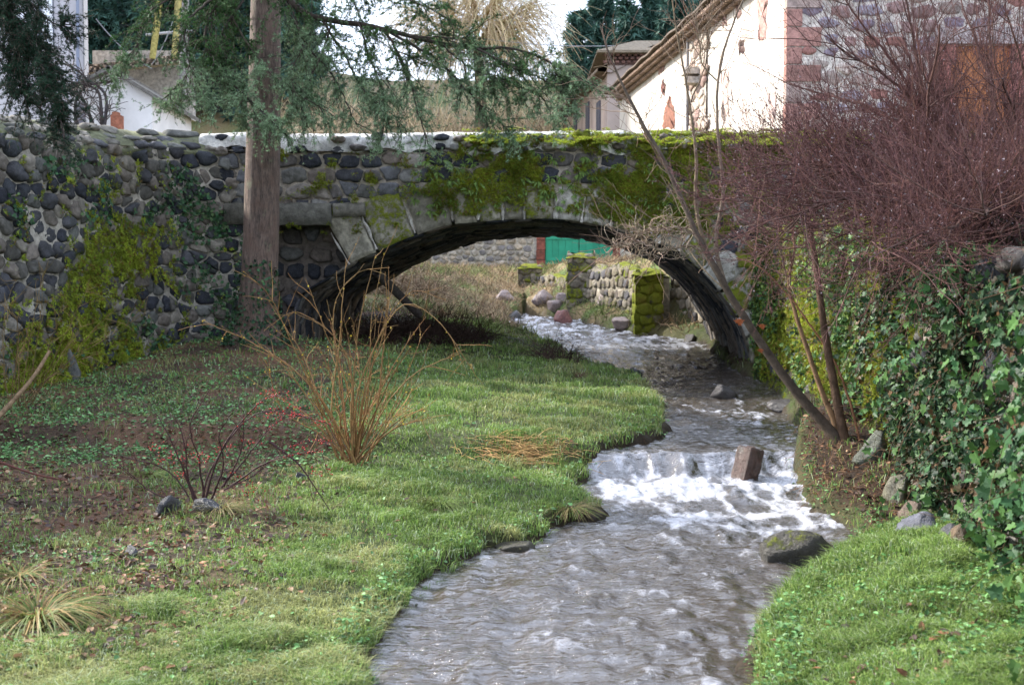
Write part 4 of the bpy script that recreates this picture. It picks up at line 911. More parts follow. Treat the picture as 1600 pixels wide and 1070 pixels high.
wrock(1131, 622, 38, 24, 'dark wet pointed rock in midstream before the bridge', (.035, .03, .03), -.7, 8, .3)
wrock(1222, 640, 40, 18, 'dark wet rock against the right bank below the thin tree', (.04, .035, .035), -.7, 9)
wrock(880, 503, 26, 20, 'reddish rock where the upstream rapids first appear', (.22, .10, .09), -.6, 10)
wrock(805, 499, 26, 14, 'small dark rock left of the upstream rapids', (.05, .05, .055), -.6, 13)
wrock(768, 497, 22, 12, 'small reddish rock left of the rapids beyond the dark one', (.2, .11, .09), -.5, 14)
wrock(990, 590, 34, 14, 'dark flat rock at the far corner of the lawn', (.04, .04, .04), -.6, 15)
wrock(947, 575, 30, 10, 'low dark rock at the water edge under the arch', (.04, .035, .03), -.6, 16)
for i, (x, y, w_, h_, lb) in enumerate([(972, 512, 30, 18, 'grey rock at the foot of the bright mossy pillar'), (945, 475, 30, 26, 'pale grey upright rock by the middle pillar'), (853, 470, 28, 16, 'light grey rock heap top near the farthest pillar'), (865, 482, 26, 14, 'light rock low in the heap near the farthest pillar'), (787, 468, 34, 16, 'pale rounded rock left of the farthest pillar'), (840, 478, 20, 14, 'small grey rock in the heap near the farthest pillar'), (1078, 540, 22, 16, 'stone at the right bank near the abutment foot'), (880, 470, 20, 14, 'small stone between the far pillars')]):
    wrock(x, y, w_, h_, lb, (.22, .17, .16) if i != 6 else (.08, .07, .06), -.55, 30+i, i, water=False)
for i, (x, y, w_, h_, lb, cl, mo) in enumerate([(1417, 712, 56, 62, 'large grey lichened stone at the foot of the ivy wall', (.11, .12, .09), -.1), (1440, 772, 50, 48, 'pale greenish tilted stone by the ivy wall foot', (.16, .15, .10), -.2), (1436, 830, 76, 34, 'flat bluish wet slab lying beside the right grass', (.14, .145, .18), -.8), (1500, 846, 60, 34, 'dark grey slab beside the bluish wet slab', (.08, .08, .09), -.8), (1552, 850, 50, 60, 'orange brown stone at the base of the ivy wall', (.15, .10, .06), -.6), (1500, 800, 46, 44, 'brown stone tucked under the ivy', (.16, .11, .08), -.6)]):
    o = wrock(x, y, w_*.85, h_*.8, lb, tuple(np.array(cl)*.75), mo, 50+i, i*.8, .9, water=False, sink=.4); o.rotation_euler = (.35*math.sin(i*2.3), .5*math.cos(i*1.7), i)
for i, (x, y, w_, h_, lb) in enumerate([(105, 596, 44, 70, 'tall upright grey stone leaning at the foot of the left wall'), (470, 750, 22, 14, 'small dark stone in the grass beside the bare bush'), (262, 800, 64, 26, 'wet black stone left of the berry shrub foot'), (205, 868, 40, 14, 'flat dark stone in the bare soil at left'), (320, 800, 50, 22, 'dark stone under the berry shrub')]):
    wrock(x, y, w_, h_, lb, (.09, .09, .08) if i == 0 else (.045, .045, .05), -.5 if i else -.2, 70+i, i*.7, .5, water=False)
wrock(922, 808, 46, 22, 'dark wet stone under the lawn corner just below the fall', (.05, .04, .03), -.45, 91, .3, .8, sink=.4)
wrock(806, 856, 70, 14, 'dark flat mossy stone at the lawn edge left of the fall', (.05, .045, .03), -.2, 92, .1, .6, sink=.4)
# ------------------------------------------------------------------ cedar
cb = ground(403, 532); cedar = empty('cedar_tree', tuple(cb), label='large cedar with a straight bare trunk before the bridge and drooping frosted boughs', cat='tree')
CYD = 17.3
tk = np.array([P(400, 545, CYD), P(403, 480, CYD), P(407, 380, CYD), P(411, 250, CYD), P(413, 130, CYD), P(415, 0, CYD), P(417, -220, CYD)]); tk[:, 1] = CYD
TL = catmull(tk, 90); k = 28; th = np.arange(k)*2*math.pi/k
rr = np.interp(TL[:, 2], [TL[0, 2], TL[0, 2]+.35, TL[0, 2]+1.2, 4.5, 8], [.50, .34, .285, .265, .2])
rad = rr[:, None]*(1+.05*np.sin(th*5+1)[None]*np.exp(-(TL[:, 2]-TL[0, 2])/1.)[:, None]+.09*(fbm(np.cos(th)*3+5, np.sin(th)*3, TL[:, 2:3]*.7, 4, 111)-.5)+.05*(fbm(np.cos(th)*14, np.sin(th)*14, TL[:, 2:3]*1.6, 3, 112)-.5))
V = np.stack([TL[:, 0:1]+rad*np.cos(th), TL[:, 1:2]+rad*np.sin(th), np.repeat(TL[:, 2:3], k, 1)], -1)
i = (np.arange(len(TL)-1)[:, None]*k+np.arange(k)).ravel(); j = (np.arange(len(TL)-1)[:, None]*k+(np.arange(k)+1) % k).ravel()
m, n, b = newmat('cedar_bark', .75, .3)
pos = N(n, 'ShaderNodeNewGeometry').outputs['Position']; q = N(n, 'ShaderNodeMapping'); n.links.new(pos, q.inputs[0]); q.inputs['Scale'].default_value = (1, 1, .22)
c = mixc(n, mp(n, noise(n, 22, 7, .75, q.outputs[0]), .32, .68, 0, 1), (.025, .020, .018), (.26, .18, .14))
c = mixc(n, mp(n, noise(n, 5, 5, .6), .45, .7, 0, .65), c, (.15, .09, .065)); c = mixc(n, mp(n, noise(n, 3, 6, .7), .58, .68, 0, .6), c, (.20, .22, .12))
n.links.new(c, b.inputs['Base Color']); bump(n, b, noise(n, 30, 8, .75, q.outputs[0]), 1., .05); M_CB = m
mesh('trunk', V, np.stack([i, j, j+k, i+k], 1), M_CB, cedar)
o_ = []
for px, py in ((424, 262), (398, 300), (420, 130)):
    a = P(px, py, CYD-.25); rock_v = None
def PL3(pts, y0, y1):
    n_ = len(pts); return np.array([P(x, y, y0+(y1-y0)*i/(n_-1)) for i, (x, y) in enumerate(pts)])
limbs = [([(420, -60), (470, 18), (560, 38), (640, 56), (720, 74), (800, 76), (860, 98), (925, 132)], 17.2, 14.6, .060),
 ([(600, 46), (622, 84), (640, 130), (652, 170), (672, 232)], 16.3, 15.6, .022), ([(610, 52), (680, 92), (735, 148), (795, 205)], 16.2, 15.3, .024), ([(500, 26), (540, 90), (568, 140), (625, 190)], 16.7, 16, .022),
 ([(745, 76), (790, 98), (845, 122), (905, 128)], 15.4, 14.9, .018), ([(450, 0), (480, 70), (520, 120), (560, 200)], 16.9, 16.2, .02), ([(690, 70), (740, 110), (800, 130), (860, 160)], 15.8, 15.2, .016),
 ([(415, -80), (350, -10), (320, 50), (345, 110), (400, 165), (450, 215)], 17, 15.6, .028), ([(405, -60), (360, 10), (395, 80), (440, 130), (520, 180)], 17, 16, .022), ([(410, -80), (300, -20), (232, 20), (215, 70), (180, 118)], 17, 15.4, .026),
 ([(400, -60), (335, 0), (330, 60), (290, 120), (250, 160)], 17, 15.8, .022), ([(330, 0), (290, 40), (300, 110), (340, 170)], 16.4, 15.5, .018), ([(380, 0), (345, 60), (370, 120), (385, 185)], 16.8, 16, .018), ([(420, -40), (470, 60), (455, 120), (480, 190)], 16.6, 16, .018),
 ([(430, -70), (540, -30), (640, 0), (700, 30)], 17, 15.8, .03), ([(560, 36), (585, 110), (600, 150), (598, 210)], 16.4, 15.9, .016), ([(640, 56), (700, 60), (745, 68), (770, 140)], 15.9, 15.4, .014), ([(520, 30), (500, 90), (470, 150), (430, 200)], 16.6, 16.2, .016),
 ([(860, 98), (880, 130), (900, 160), (880, 180)], 14.9, 14.7, .01)]
NLs = [([(-90, -120), (-20, -30), (30, 40), (70, 110), (92, 170), (100, 222)], 13.4, 12.2, .03), ([(-80, -60), (0, 0), (30, 60), (20, 130)], 13.2, 12.4, .022), ([(-60, -90), (30, -10), (75, 30), (105, 45)], 13, 12.6, .018), ([(-80, 20), (-10, 60), (30, 110), (40, 165)], 12.9, 12.4, .018), ([(-60, -60), (10, 10), (50, 70), (85, 150)], 13, 12.3, .018)]
def bough_set(lst, nsec, nter, seed, bias, scale, cld, clf, frostf, name):
    rg = np.random.default_rng(seed)
    Ls = np.stack([catmull(PL3(p, a, b_), 24) for p, a, b_, r in lst]); Ls = Ls+rg.normal(0, .008, Ls.shape); r0 = np.array([l[3] for l in lst])
    ln = np.linalg.norm(np.diff(Ls, axis=1), axis=2).sum(1); w_ = np.repeat(np.arange(len(lst)), np.maximum(4, (ln*nsec).astype(int)))
    t = rg.uniform(.10, 1, len(w_))*22.99; i = t.astype(int); f = (t-i)[:, None]; p0 = Ls[w_, i]*(1-f)+Ls[w_, i+1]*f; T = unit(Ls[w_, i+1]-Ls[w_, i])
    d = T*.8+rg.normal(0, .55, T.shape)+np.array(bias); L2 = grow(p0, d, rg.uniform(.25, 1.05, len(w_))*scale*(1-.5*t/23), 8, .16, (0, 0, -.55), rg)
    p, T, s_, t_ = pick(L2, int(len(L2)*nter), .1, 1, rg); L3 = grow(p, T*.8+rg.normal(0, .6, T.shape), rg.uniform(.07, .28, len(p))*scale, 5, .15, (0, 0, -.25), rg)
    for q, l in enumerate(Ls): twig_obj('bough', l[None], r0[q], .006, (.05, .038, .03), cedar, 6, M_BARK)
    twig_obj('branchlets', L2, .008, .0025, (.055, .042, .035), cedar, 3, M_BARK); twig_obj('twigs', L3, .003, .0018, (.08, .06, .045), cedar, 3, M_BARK)
    tv, tf = needle_tri(9, .036, .0052)
    m3 = int(len(L3)*6.8); pa, Ta, _, _ = pick(L3, m3, 0, 1, rg); pb, Tb, _, _ = pick(L2, int(len(L2)*9), .1, 1, rg); pc, Tc, _, _ = pick(Ls, int(ln.sum()*26), .12, 1, rg)
    p = np.vstack([pa, pb, pc]); T = np.vstack([Ta, Tb, Tc]); n_ = len(p); up = T*.5+rndu(n_, rg)*.6+np.array([0, 0, .35])
    V, Fq = inst(tv, tf, p+rg.normal(0, .008, p.shape), up, rndu(n_, rg), rg.uniform(.7, 1.35, n_)*scale)
    fr = frostf(p, rg)[:, None]; c = (np.array(cld)*(1-fr)+np.array(clf)*fr)*rg.uniform(.6, 1.5, (n_, 1)); mesh(name, V, Fq, M_NEEDLE, cedar, col=np.repeat(c, len(tv), 0), smooth=False)
    print('needles', n_)
def frost(p, rg):
    px, py = proj(p); return np.clip(ss(fbm(p[:, 0]*1.2, p[:, 2]*1.2, 0, 3, 8)+(p[:, 2]-5.6)*-.22, .35, .75)*1.0+rg.normal(0, .2, len(p)), 0, 1)
bough_set(limbs, 15, 8.5, 300, (0, 0, -.25), 1., (.034, .088, .02), (.21, .30, .17), frost, 'needles')
bough_set(NLs, 26, 10, 301, (0, 0, -.1), .85, (.014, .036, .018), (.05, .09, .06), lambda p, rg: rg.random(len(p))*.4, 'needles')
# ------------------------------------------------------------------ leaf templates
def leaf_t(lob):
    """ivy like leaf in the xy plane, length 1 along x, folded on the midrib"""
    pts = [(0, 0), (-.12, .22), (.05, .48), (.28, .30), (.52, .52), (.62, .24), (1.0, 0)] if lob else [(0, 0), (.1, .22), (.35, .34), (.65, .28), (.88, .12), (1.0, 0)]
    up = [(x, y, .16*abs(y)+(.0 if x < .7 else -.08)) for x, y in pts]; dn = [(x, -y, z) for x, y, z in up[1:-1]]
    mid = [(.35, 0, -.02)]; V = np.array(up+dn+mid, float); n_ = len(up); m_ = len(V)-1; f = [[i, m_, i+1] for i in range(n_-1)]
    ring_ = [0]+list(range(n_, n_+len(dn)))+[n_-1]; f += [[ring_[i+1], m_, ring_[i]] for i in range(len(ring_)-1)]
    return V, np.array(f)[:, ::-1]
IV, IF = leaf_t(True); OV, OF = leaf_t(False)
def leaves(name, p, nrm, size, cols, parent=None, tmpl=(None, None), mat=None, seed=0, tilt=.45, down=.6, **k):
    rg = np.random.default_rng(seed); n_ = len(p); tv, tf = tmpl if tmpl[0] is not None else (IV, IF)
    Z = unit(nrm+rg.normal(0, tilt, (n_, 3))); X = unit(rg.normal(0, .7, (n_, 3))+np.array([0, 0, -down]))
    V, Fq = inst(tv, tf, p, X, Z, size); pal = np.array(cols); c = pal[rg.integers(0, len(pal), n_)]*rg.uniform(.65, 1.4, (n_, 1)); return mesh(name, V, Fq, mat or M_LEAF, parent, col=np.repeat(c, len(tv), 0), smooth=False, **k)
def wall_leaves(name, M, u0, u1, topf, n_, thr, size, cols, densf, seed, thick_=.18, **k):
    rg = np.random.default_rng(seed); u = rg.uniform(u0, u1, n_*4); v = rg.uniform(-.1, 1.02, n_*4)*topf(u); X = M(u, v, 0*u)
    dn = densf(u, v, X)+(fbm(u*1.3, v*1.3, 0, 4, seed)-.5)*2.0; ok = (dn > thr+rg.random(len(u))*.5) & (v > H(X[:, 0], X[:, 1]+0*u, False)-.2); u, v, X = u[ok][:n_], v[ok][:n_], X[ok][:n_]
    th_ = thick_*(.25+fbm(u*2.6, v*2.6, 0, 3, seed+1))*rg.random(len(u))**.5; X = M(u, v, th_+.05); e = .02; nr = unit(M(u, v, th_+1.)-M(u, v, th_)); print(name, len(u))
    sz = size*rg.uniform(.4, 1.5, len(u)); return leaves(name, X, nr+np.array([0, -.15, .3]), sz, cols, seed=seed, **k)
DG = [(.016, .04, .018), (.022, .052, .024), (.012, .032, .015), (.035, .07, .03), (.03, .06, .036), (.05, .04, .02)]
DG2 = DG+[(.05, .11, .04), (.07, .13, .045), (.10, .06, .03)]
ivy = empty('ivy', (3.5, 9, .5), label='dense glossy dark green ivy hanging over the near right wall', cat='climbing plant')
wall_leaves('leaves', RMp, sr_[np.argmin(abs(pr_[:, 1]-12.2))], 17.2, lambda u: rtop(u)+.15, 30000, .22, .044, DG2, lambda u, v, X: .12+.55*ss(X[:, 1], 11.2, 9.2)-.6*ss(v, .95, .45)-.55*ss(v, rtop(u)-.35, rtop(u)+.1), 401, .24, parent=ivy)
wall_leaves('young_leaves', RMp, 6, 17.2, rtop, 3200, .42, .055, [(.06, .13, .035), (.04, .10, .04)], lambda u, v, X: .45+0*u, 402, .5, parent=ivy)
rg = np.random.default_rng(5); u = rg.uniform(6.5, 17, 900); v = rg.uniform(.1, 1, 900)*rtop(u); p = RMp(u, v, .1+0*u); L = grow(p, np.stack([rg.normal(-.3, .3, 900), rg.normal(0, .4, 900), rg.normal(-.3, .8, 900)], 1), rg.uniform(.2, .9, 900), 8, .25, (0, 0, -.6)); twig_obj('vines', L[:500], .003, .0015, (.09, .055, .035), ivy)
iv2 = empty('ivy', (4.2, 15, .5), label='sparse small ivy creeping over the mossy far part of the right wall', cat='climbing plant')
wall_leaves('leaves', RMp, .6, 8, rtop, 6500, .5, .05, [(.05, .11, .03), (.09, .17, .04), (.03, .07, .03), (.14, .2, .05)], lambda u, v, X: .45+0*u, 403, .22, parent=iv2)
iv3 = empty('ivy', (-6, 16, .5), label='ivy patches climbing the left curved wall in its corner by the bridge', cat='climbing plant')
LG = [(.045, .12, .05), (.05, .11, .05), (.03, .07, .03), (.08, .13, .05)]
wall_leaves('leaves', LM, .3, 15, lambda u: ltop(u)*.92, 12000, .5, .055, LG, lambda u, v, X: .25+.45*ss(v, 2.3, .7)+.3*np.exp(-((u-.9)/.5)**2), 404, .12, parent=iv3)
# ivy on the cedar foot
a = rng.uniform(0, 6.28, 1500); z = rng.random(1500)**1.8*1.3; r_ = np.interp(z, [0, .35, 1.3], [.5, .36, .29])+.03; p = np.stack([tk[0, 0]+.02+r_*np.cos(a), CYD+r_*np.sin(a), TL[0, 2]+.1+z], 1)
leaves('ivy', p, np.stack([np.cos(a), np.sin(a), 0*a+.2], 1), rng.uniform(.03, .06, 1500), DG+LG, seed=6, label='small ivy climbing the foot of the cedar trunk', cat='climbing plant')
# ivy / fern on the ledge corner
# ------------------------------------------------------------------ moss tufts on walls
def moss_tufts(name, M, mf, u0, u1, v0, v1, n_, thr, parent, okf=None, size=.03, seed=1, off=.05):
    rg = np.random.default_rng(seed); u = rg.uniform(u0, u1, n_*3); v = rg.uniform(v0, v1, n_*3); X = M(u, v, off+0*u); q = mf(X[:, 0], X[:, 1], X[:, 2])+(fbm(u*7, v*7, 0, 3, 14)-.5)*1.1; ok = q > thr+rg.random(len(u))*.35
    if okf is not None: ok &= okf(u, v)
    u, v, X = u[ok][:n_], v[ok][:n_], X[ok][:n_]; nr = unit(M(u, v, 1.+0*u)-M(u, v, 0*u)); n2 = len(u)
    bump_ = .05*fbm(u*9, v*9, 0, 2, 4); bump_ = bump_+.07*ss(fbm(u*5, v*5, 0, 2, 15), .4, .7); X = X+nr*bump_[:, None]+rg.normal(0, .006, X.shape)
    tv, tf = needle_tri(6, 1., .28); V, Fq = inst(tv, tf, X, nr+rg.normal(0, .5, X.shape)+np.array([0, 0, .15]), rndu(n2, rg), size*rg.uniform(.5, 1.3, n2))
    base = fbm(X[:, 0]*2.+X[:, 1], X[:, 2]*2, 0, 3, 12)[:, None]; c = (np.array([.10, .15, .018])*(1-base)+np.array([.38, .43, .045])*base)*(1.35 if off < .01 or thr < .25 else .95)*rg.uniform(.55, 1.4, (n2, 1)); br = (rg.random(n2) < .15)[:, None]; c = np.where(br, np.array([.24, .15, .04]), c)
    print(name, n2); return mesh(name, V, Fq, M_GRASS, parent, col=np.repeat(c, len(tv), 0), smooth=False)
moss_tufts('moss', BM, lambda x, y, z: moss_br(x, y, z), -4.5, 7, 3.0, ztop(0)-.05, 34000, .30, bridge, lambda u, v: v > zin(u)+.12, .035, 1, .05)
moss_tufts('moss', lambda u, v, d: np.stack([u, BY+.1-v*.6-d*.3+.08, ztop(u)-.02-v*.28+d*.5], -1), lambda x, y, z: moss_cop(x, y, z), -2, 8, 0, 1, 12000, .30, bridge, None, .035, 2, .0)
moss_tufts('moss', LM, moss_l, 0, 15, .4, 4.2, 40000, .20, lw, lambda u, v: v < ltop(u)-.1, .04, 3, .08)
moss_tufts('moss', RMp, moss_r, 0, 10, .2, 3, 20000, .36, rw, None, .04, 4, .08)
# ------------------------------------------------------------------ fern rosettes on the bridge
def fern_mesh(seed):
    rg = np.random.default_rng(seed); n_ = 13; a = rg.uniform(0, 6.28, n_); L = grow(np.zeros((n_, 3)), np.stack([np.cos(a), -np.abs(rg.normal(.7, .3, n_)), np.sin(a)*.9+.25], 1), rg.uniform(.09, .17, n_), 6, .06, (0, -.2, -1.2), rg)
    T = unit(np.gradient(L, axis=1)); Sd = unit(np.cross(T, rndu(n_, rg)[:, None]*.3+np.array([0, -1, .3]))); w_ = np.array([.3, .8, 1, .9, .55, .05])*.011
    A, B = L+Sd*w_[None, :, None], L-Sd*w_[None, :, None]; V = np.stack([A, L-np.array([0, 0, .003]), B], 2).reshape(-1, 3)
    f = (gridf(6, 3)[None]+(np.arange(n_)*18)[:, None, None]).reshape(-1, 4); c = np.array([.13, .20, .05])*rg.uniform(.6, 1.5, (n_, 1)); return V, f, np.repeat(c, 18, 0)
fm = [mesh('fern', *fern_mesh(500+i)[:2], M_LEAF, col=fern_mesh(500+i)[2]) for i in range(5)]; fu = [False]*5
rg = np.random.default_rng(77); fern_n = 0; fpos = []
while fern_n < 150:
    px, py = rg.uniform(640, 1180), rg.normal(285, 42) if rg.random() < .8 else rg.uniform(220, 330)
    X = P(px, py, BY-.06)
    if py < 222 or py > 345 or X[2] < zex(X[0])-.45 or (px < 720 and py < 250): continue
    if fpos and min(np.hypot(X[0]-a[0], X[2]-a[1]) for a in fpos) < .10: continue
    fpos.append((X[0], X[2])); i = fern_n % 5; o = fm[i] if not fu[i] else fm[i].copy()
    if fu[i]: COL.objects.link(o)
    fu[i] = True; o.location = X; s_ = rg.uniform(.5, 1.15); o.scale = (s_, s_, s_); o.rotation_euler = (0, rg.uniform(-.6, .6), rg.uniform(-.3, .3))
    tag(o, 'small green fern rosette rooted among the moss of the bridge face', 'fern', 'fern rosettes on the bridge face'); fern_n += 1
# ------------------------------------------------------------------ bare multi-stem tree on the right bank
tb_ = ground(1318, 690); TR = empty('bare_tree', tuple(tb_), label='leafless multi stemmed tree leaning left over the stream from the right bank', cat='tree')
def stem(pts, y0, y1, r0, r1, parent, col, name='stem', n_=40, wob=.006, k=8, mat=None):
    L = catmull(PL3(pts, y0, y1), n_); L[1:] += np.cumsum(rng.normal(0, wob*.5, (n_-1, 3)), 0)*np.array([1, 1, .5]); return L, twig_obj(name, L[None], r0, r1, col, parent, k, mat or M_BARK, cj=.1)
T0 = tb_[1]; cs = (.13, .095, .06); SL = []
for pts, y0, y1, r0, r1, cl in [
 ([(1325, 712), (1300, 675), (1250, 618), (1205, 558), (1168, 502), (1132, 442), (1102, 388), (1082, 345), (1062, 300), (1040, 250), (1005, 190), (960, 100), (940, 40)], T0, T0+.9, .056, .008, (.085, .065, .045)),
 ([(1104, 392), (1088, 330), (1086, 250), (1078, 160), (1058, 60), (1045, -20)], T0+.5, T0+1, .024, .006, cs), ([(1132, 442), (1118, 380), (1130, 300), (1122, 200), (1124, 110), (1150, 20), (1170, -20)], T0+.4, T0+.7, .026, .008, (.18, .13, .09)),
 ([(1322, 690), (1312, 640), (1300, 570), (1287, 500), (1277, 430), (1268, 370), (1258, 280), (1262, 190)], T0, T0+.3, .050, .012, (.12, .075, .045)), ([(1312, 680), (1282, 612), (1258, 545), (1240, 490), (1230, 440), (1238, 390), (1230, 330)], T0+.1, T0+.6, .032, .010, (.20, .115, .06)),
 ([(1345, 696), (1327, 630), (1302, 566), (1268, 512), (1225, 455), (1185, 415), (1150, 400)], T0-.1, T0+.4, .014, .006, (.24, .13, .07)), ([(1240, 600), (1190, 530), (1150, 470), (1105, 425), (1080, 390)], T0+.2, T0+.8, .013, .006, (.27, .20, .12)),
 ([(1230, 440), (1215, 380), (1205, 330), (1190, 260)], T0+.5, T0+.7, .012, .005, cs), ([(1098, 392), (1075, 385), (1040, 392), (1000, 380), (955, 385)], T0+.6, T0+.9, .014, .004, (.24, .19, .14)), ([(1090, 370), (1060, 355), (1020, 360), (985, 372)], T0+.6, T0+.9, .012, .004, (.24, .19, .14)),
 ([(1062, 300), (1010, 220), (985, 160), (960, 150)], T0+.8, T0+1, .012, .004, cs), ([(1080, 160), (1105, 90), (1112, 20)], T0+.9, T0+1, .009, .004, cs), ([(1124, 130), (1095, 100), (1080, 40)], T0+.7, T0+.9, .008, .004, cs), ([(1268, 370), (1300, 300), (1310, 240)], T0+.3, T0, .008, .004, cs)]:
    L, _ = stem(pts, y0, y1, r0, r1, TR, cl); SL.append(L)
SLs = np.stack(SL); rg = np.random.default_rng(8)
p, T, s_, t_ = pick(SLs[[0, 1, 2, 3, 4, 7, 8, 9, 10, 11, 12, 13]], 210, .45, 1, rg); L2 = grow(p, T+rg.normal(0, .7, T.shape)+np.array([0, 0, .15]), rg.uniform(.2, .9, 210), 9, .16, (0, 0, .1), rg); twig_obj('twigs', L2, .005, .0022, (.20, .145, .10), TR)
p, T, s_, t_ = pick(L2, 620, .2, 1, rg); L3 = grow(p, T+rg.normal(0, .6, T.shape), rg.uniform(.06, .32, 620), 6, .15, (0, 0, .1), rg); twig_obj('twigs', L3, .0028, .0014, (.20, .14, .10), TR)
p, T, s_, t_ = pick(SLs[[8, 9]], 190, .05, 1, rg); L4 = grow(p, rndu(190, rg)*np.array([1, .6, .7])+np.array([-.2, 0, .1]), rg.uniform(.15, .5, 190), 12, .42, (0, 0, -.1), rg); twig_obj('tangled_twigs', L4, .0045, .002, (.28, .22, .16), TR)
# a curved pale shoot over the purple shrub
L = catmull(PL3([(1285, 348), (1330, 330), (1372, 292), (1390, 258), (1400, 228)], 9.4, 9.2), 30); o = twig_obj('vine_shoot', L[None], .008, .004, (.36, .26, .18), None, 6, cj=0, label='single curved pale tan shoot crossing the purple shrub', cat='twig')
# orange leaves caught on the tree
def dead_leaf(px, py, Y, s_, lab):
    c0 = P(px, py, Y); a = np.linspace(0, 2*math.pi, 21); r_ = np.array([1, .5, .7, .45, .62, .4, .75, .45, .95, .5, .55, .3, .35, .3, .6, .45, .8, .5, .7, .55, 1]); V = [(0, 0, 0)]+[(math.cos(t+.3)*q*s_, -.25*abs(math.cos(t))*s_, math.sin(t+.3)*q*s_) for t, q in zip(a, r_)]
    V = np.array(V); f = np.array([[0, i, i+1] for i in range(1, 21)]); o = mesh('dead_leaf', V, f, M_LEAF, col=np.full((len(V), 3), 1)*np.array([.30, .09, .035]), label=lab, cat='leaf', group='orange leaves caught on the bare tree'); o.location = c0
dead_leaf(1154, 503, T0+.1, .065, 'largest orange dead leaf caught below the arch spring'); dead_leaf(1190, 510, T0+.1, .05, 'dull orange dead leaf caught right of the largest orange one'); dead_leaf(1188, 548, T0+.05, .04, 'small orange dead leaf caught lowest on the leaning stem')
# ------------------------------------------------------------------ purple shrub
def gz(x, y): return float(H(x, y, False))
b0 = np.array([4.35, 9.6, gz(4.35, 9.6)]); SH_ = empty('purple_shrub', tuple(b0), label='huge bushy mass of fine purple brown leafless twigs filling the upper right', cat='shrub')
rg = np.random.default_rng(15)
tgn = {(1500, 392): 7.0, (1600, 396): 6.0, (1425, 366): 8.0, (1550, 380): 6.6}
tg_ = list(tgn)+[(1500, 0), (1470, 30), (1560, 20), (1440, 120), (1400, 40), (1350, 90), (1330, 160), (1280, 190), (1240, 250), (1200, 260), (1190, 300), (1215, 345), (1270, 350), (1230, 370), (1290, 385), (1360, 380), (1440, 380), (1520, 360), (1280, 300), (1260, 320), (1590, 350), (1560, 330), (1480, 350), (1560, 130), (1600, 60), (1620, 200), (1300, 60), (1380, 200), (1230, 120), (1540, -60), (1640, 0), (1400, -40), (1330, 10), (1600, 300), (1330, 330)]
M1 = []
for i, (px, py) in enumerate(tg_):
    st0 = b0+rg.normal(0, .25, 3)*np.array([1, 1, .2]); e = P(px, py, rg.uniform(8.0, 10.8) if not (px > 1350 and py > 290) else rg.uniform(6.6, 8.6)); st0[0] += (px-1480)/1700*1.2; mid = (st0+e)/2+np.array([rg.normal(0, .12), 0, .12+abs(px-1490)/1700*1.2]); M1.append(catmull([st0, mid, e], 20))
M1 = np.stack(M1); M1 += np.cumsum(rg.normal(0, .008, M1.shape), 1); twig_obj('stems', M1, .028, .006, (.10, .055, .045), SH_, 6, M_BARK)
p, T, s_, t_ = pick(M1, 760, .12, 1, rg); L2 = grow(p, T+rg.normal(0, .6, T.shape)+np.array([0, 0, .2]), rg.uniform(.4, 1.0, 760), 9, .13, (0, 0, .2), rg); twig_obj('branches', L2, .0055, .0025, (.085, .048, .042), SH_, 4)
p, T, s_, t_ = pick(L2, 6800, .1, 1, rg); L3 = grow(p, T+rg.normal(0, .6, T.shape)+np.array([0, 0, .25]), rg.uniform(.2, .7, 6800), 7, .07, (0, 0, .5), rg); twig_obj('twigs', L3, .0022, .0012, (.135, .068, .058), SH_)
p, T, s_, t_ = pick(L3, 38000, .05, 1, rg); p[:, 2] -= 0; keep = rg.random(38000) < np.clip(1.2-ss(proj(p)[1]+.25*(1500-proj(p)[0]), 340, 150)*1.05, .08, .85); p, T = p[keep], T[keep]; L4 = grow(p, T+rg.normal(0, .5, T.shape)+np.array([0, 0, .2]), rg.uniform(.06, .22, len(p)), 5, .1, (0, 0, .2), rg); twig_obj('fine_twigs', L4, .0016, .0009, (.13, .064, .06), SH_, cj=.4)
p, T, s_, t_ = pick(L4, 80000, .2, 1, rg); tv, tf = needle_tri(3, .011, .006); V, Fq = inst(tv, tf, p, rndu(len(p), rg), rndu(len(p), rg), rg.uniform(.6, 1.4, len(p))); c = np.where(rg.random((len(p), 1)) < .05, [[.34, .29, .31]], [[.085, .042, .042]])*rg.uniform(.6, 1.4, (len(p), 1)); mesh('buds', V, Fq, M_TWIG, SH_, kind='stuff', col=np.repeat(c, len(tv), 0), smooth=False)  # the few pale buds are glints painted as colour
# dark evergreen leaves behind the shrub foot, on the terrace edge
n_ = 9000; x = rg.uniform(3.0, 6.5, n_); y = rg.uniform(6.0, 12, n_); ok = x > np.interp(y, WRy, WRx)-.1; x, y = x[ok], y[ok]; z = H(x, y, False)+rg.random(len(x))**1.5*.35*(.4+fbm(x*1.5, y*1.5, 0, 2, 3))
ph = leaves('evergreen_hedge', np.stack([x, y, z], 1), np.array([[-.3, -.3, .6]]), rg.uniform(.04, .075, len(x)), DG, seed=9, label='low dark evergreen leaf mound on top of the right wall beneath the purple shrub', cat='shrub')
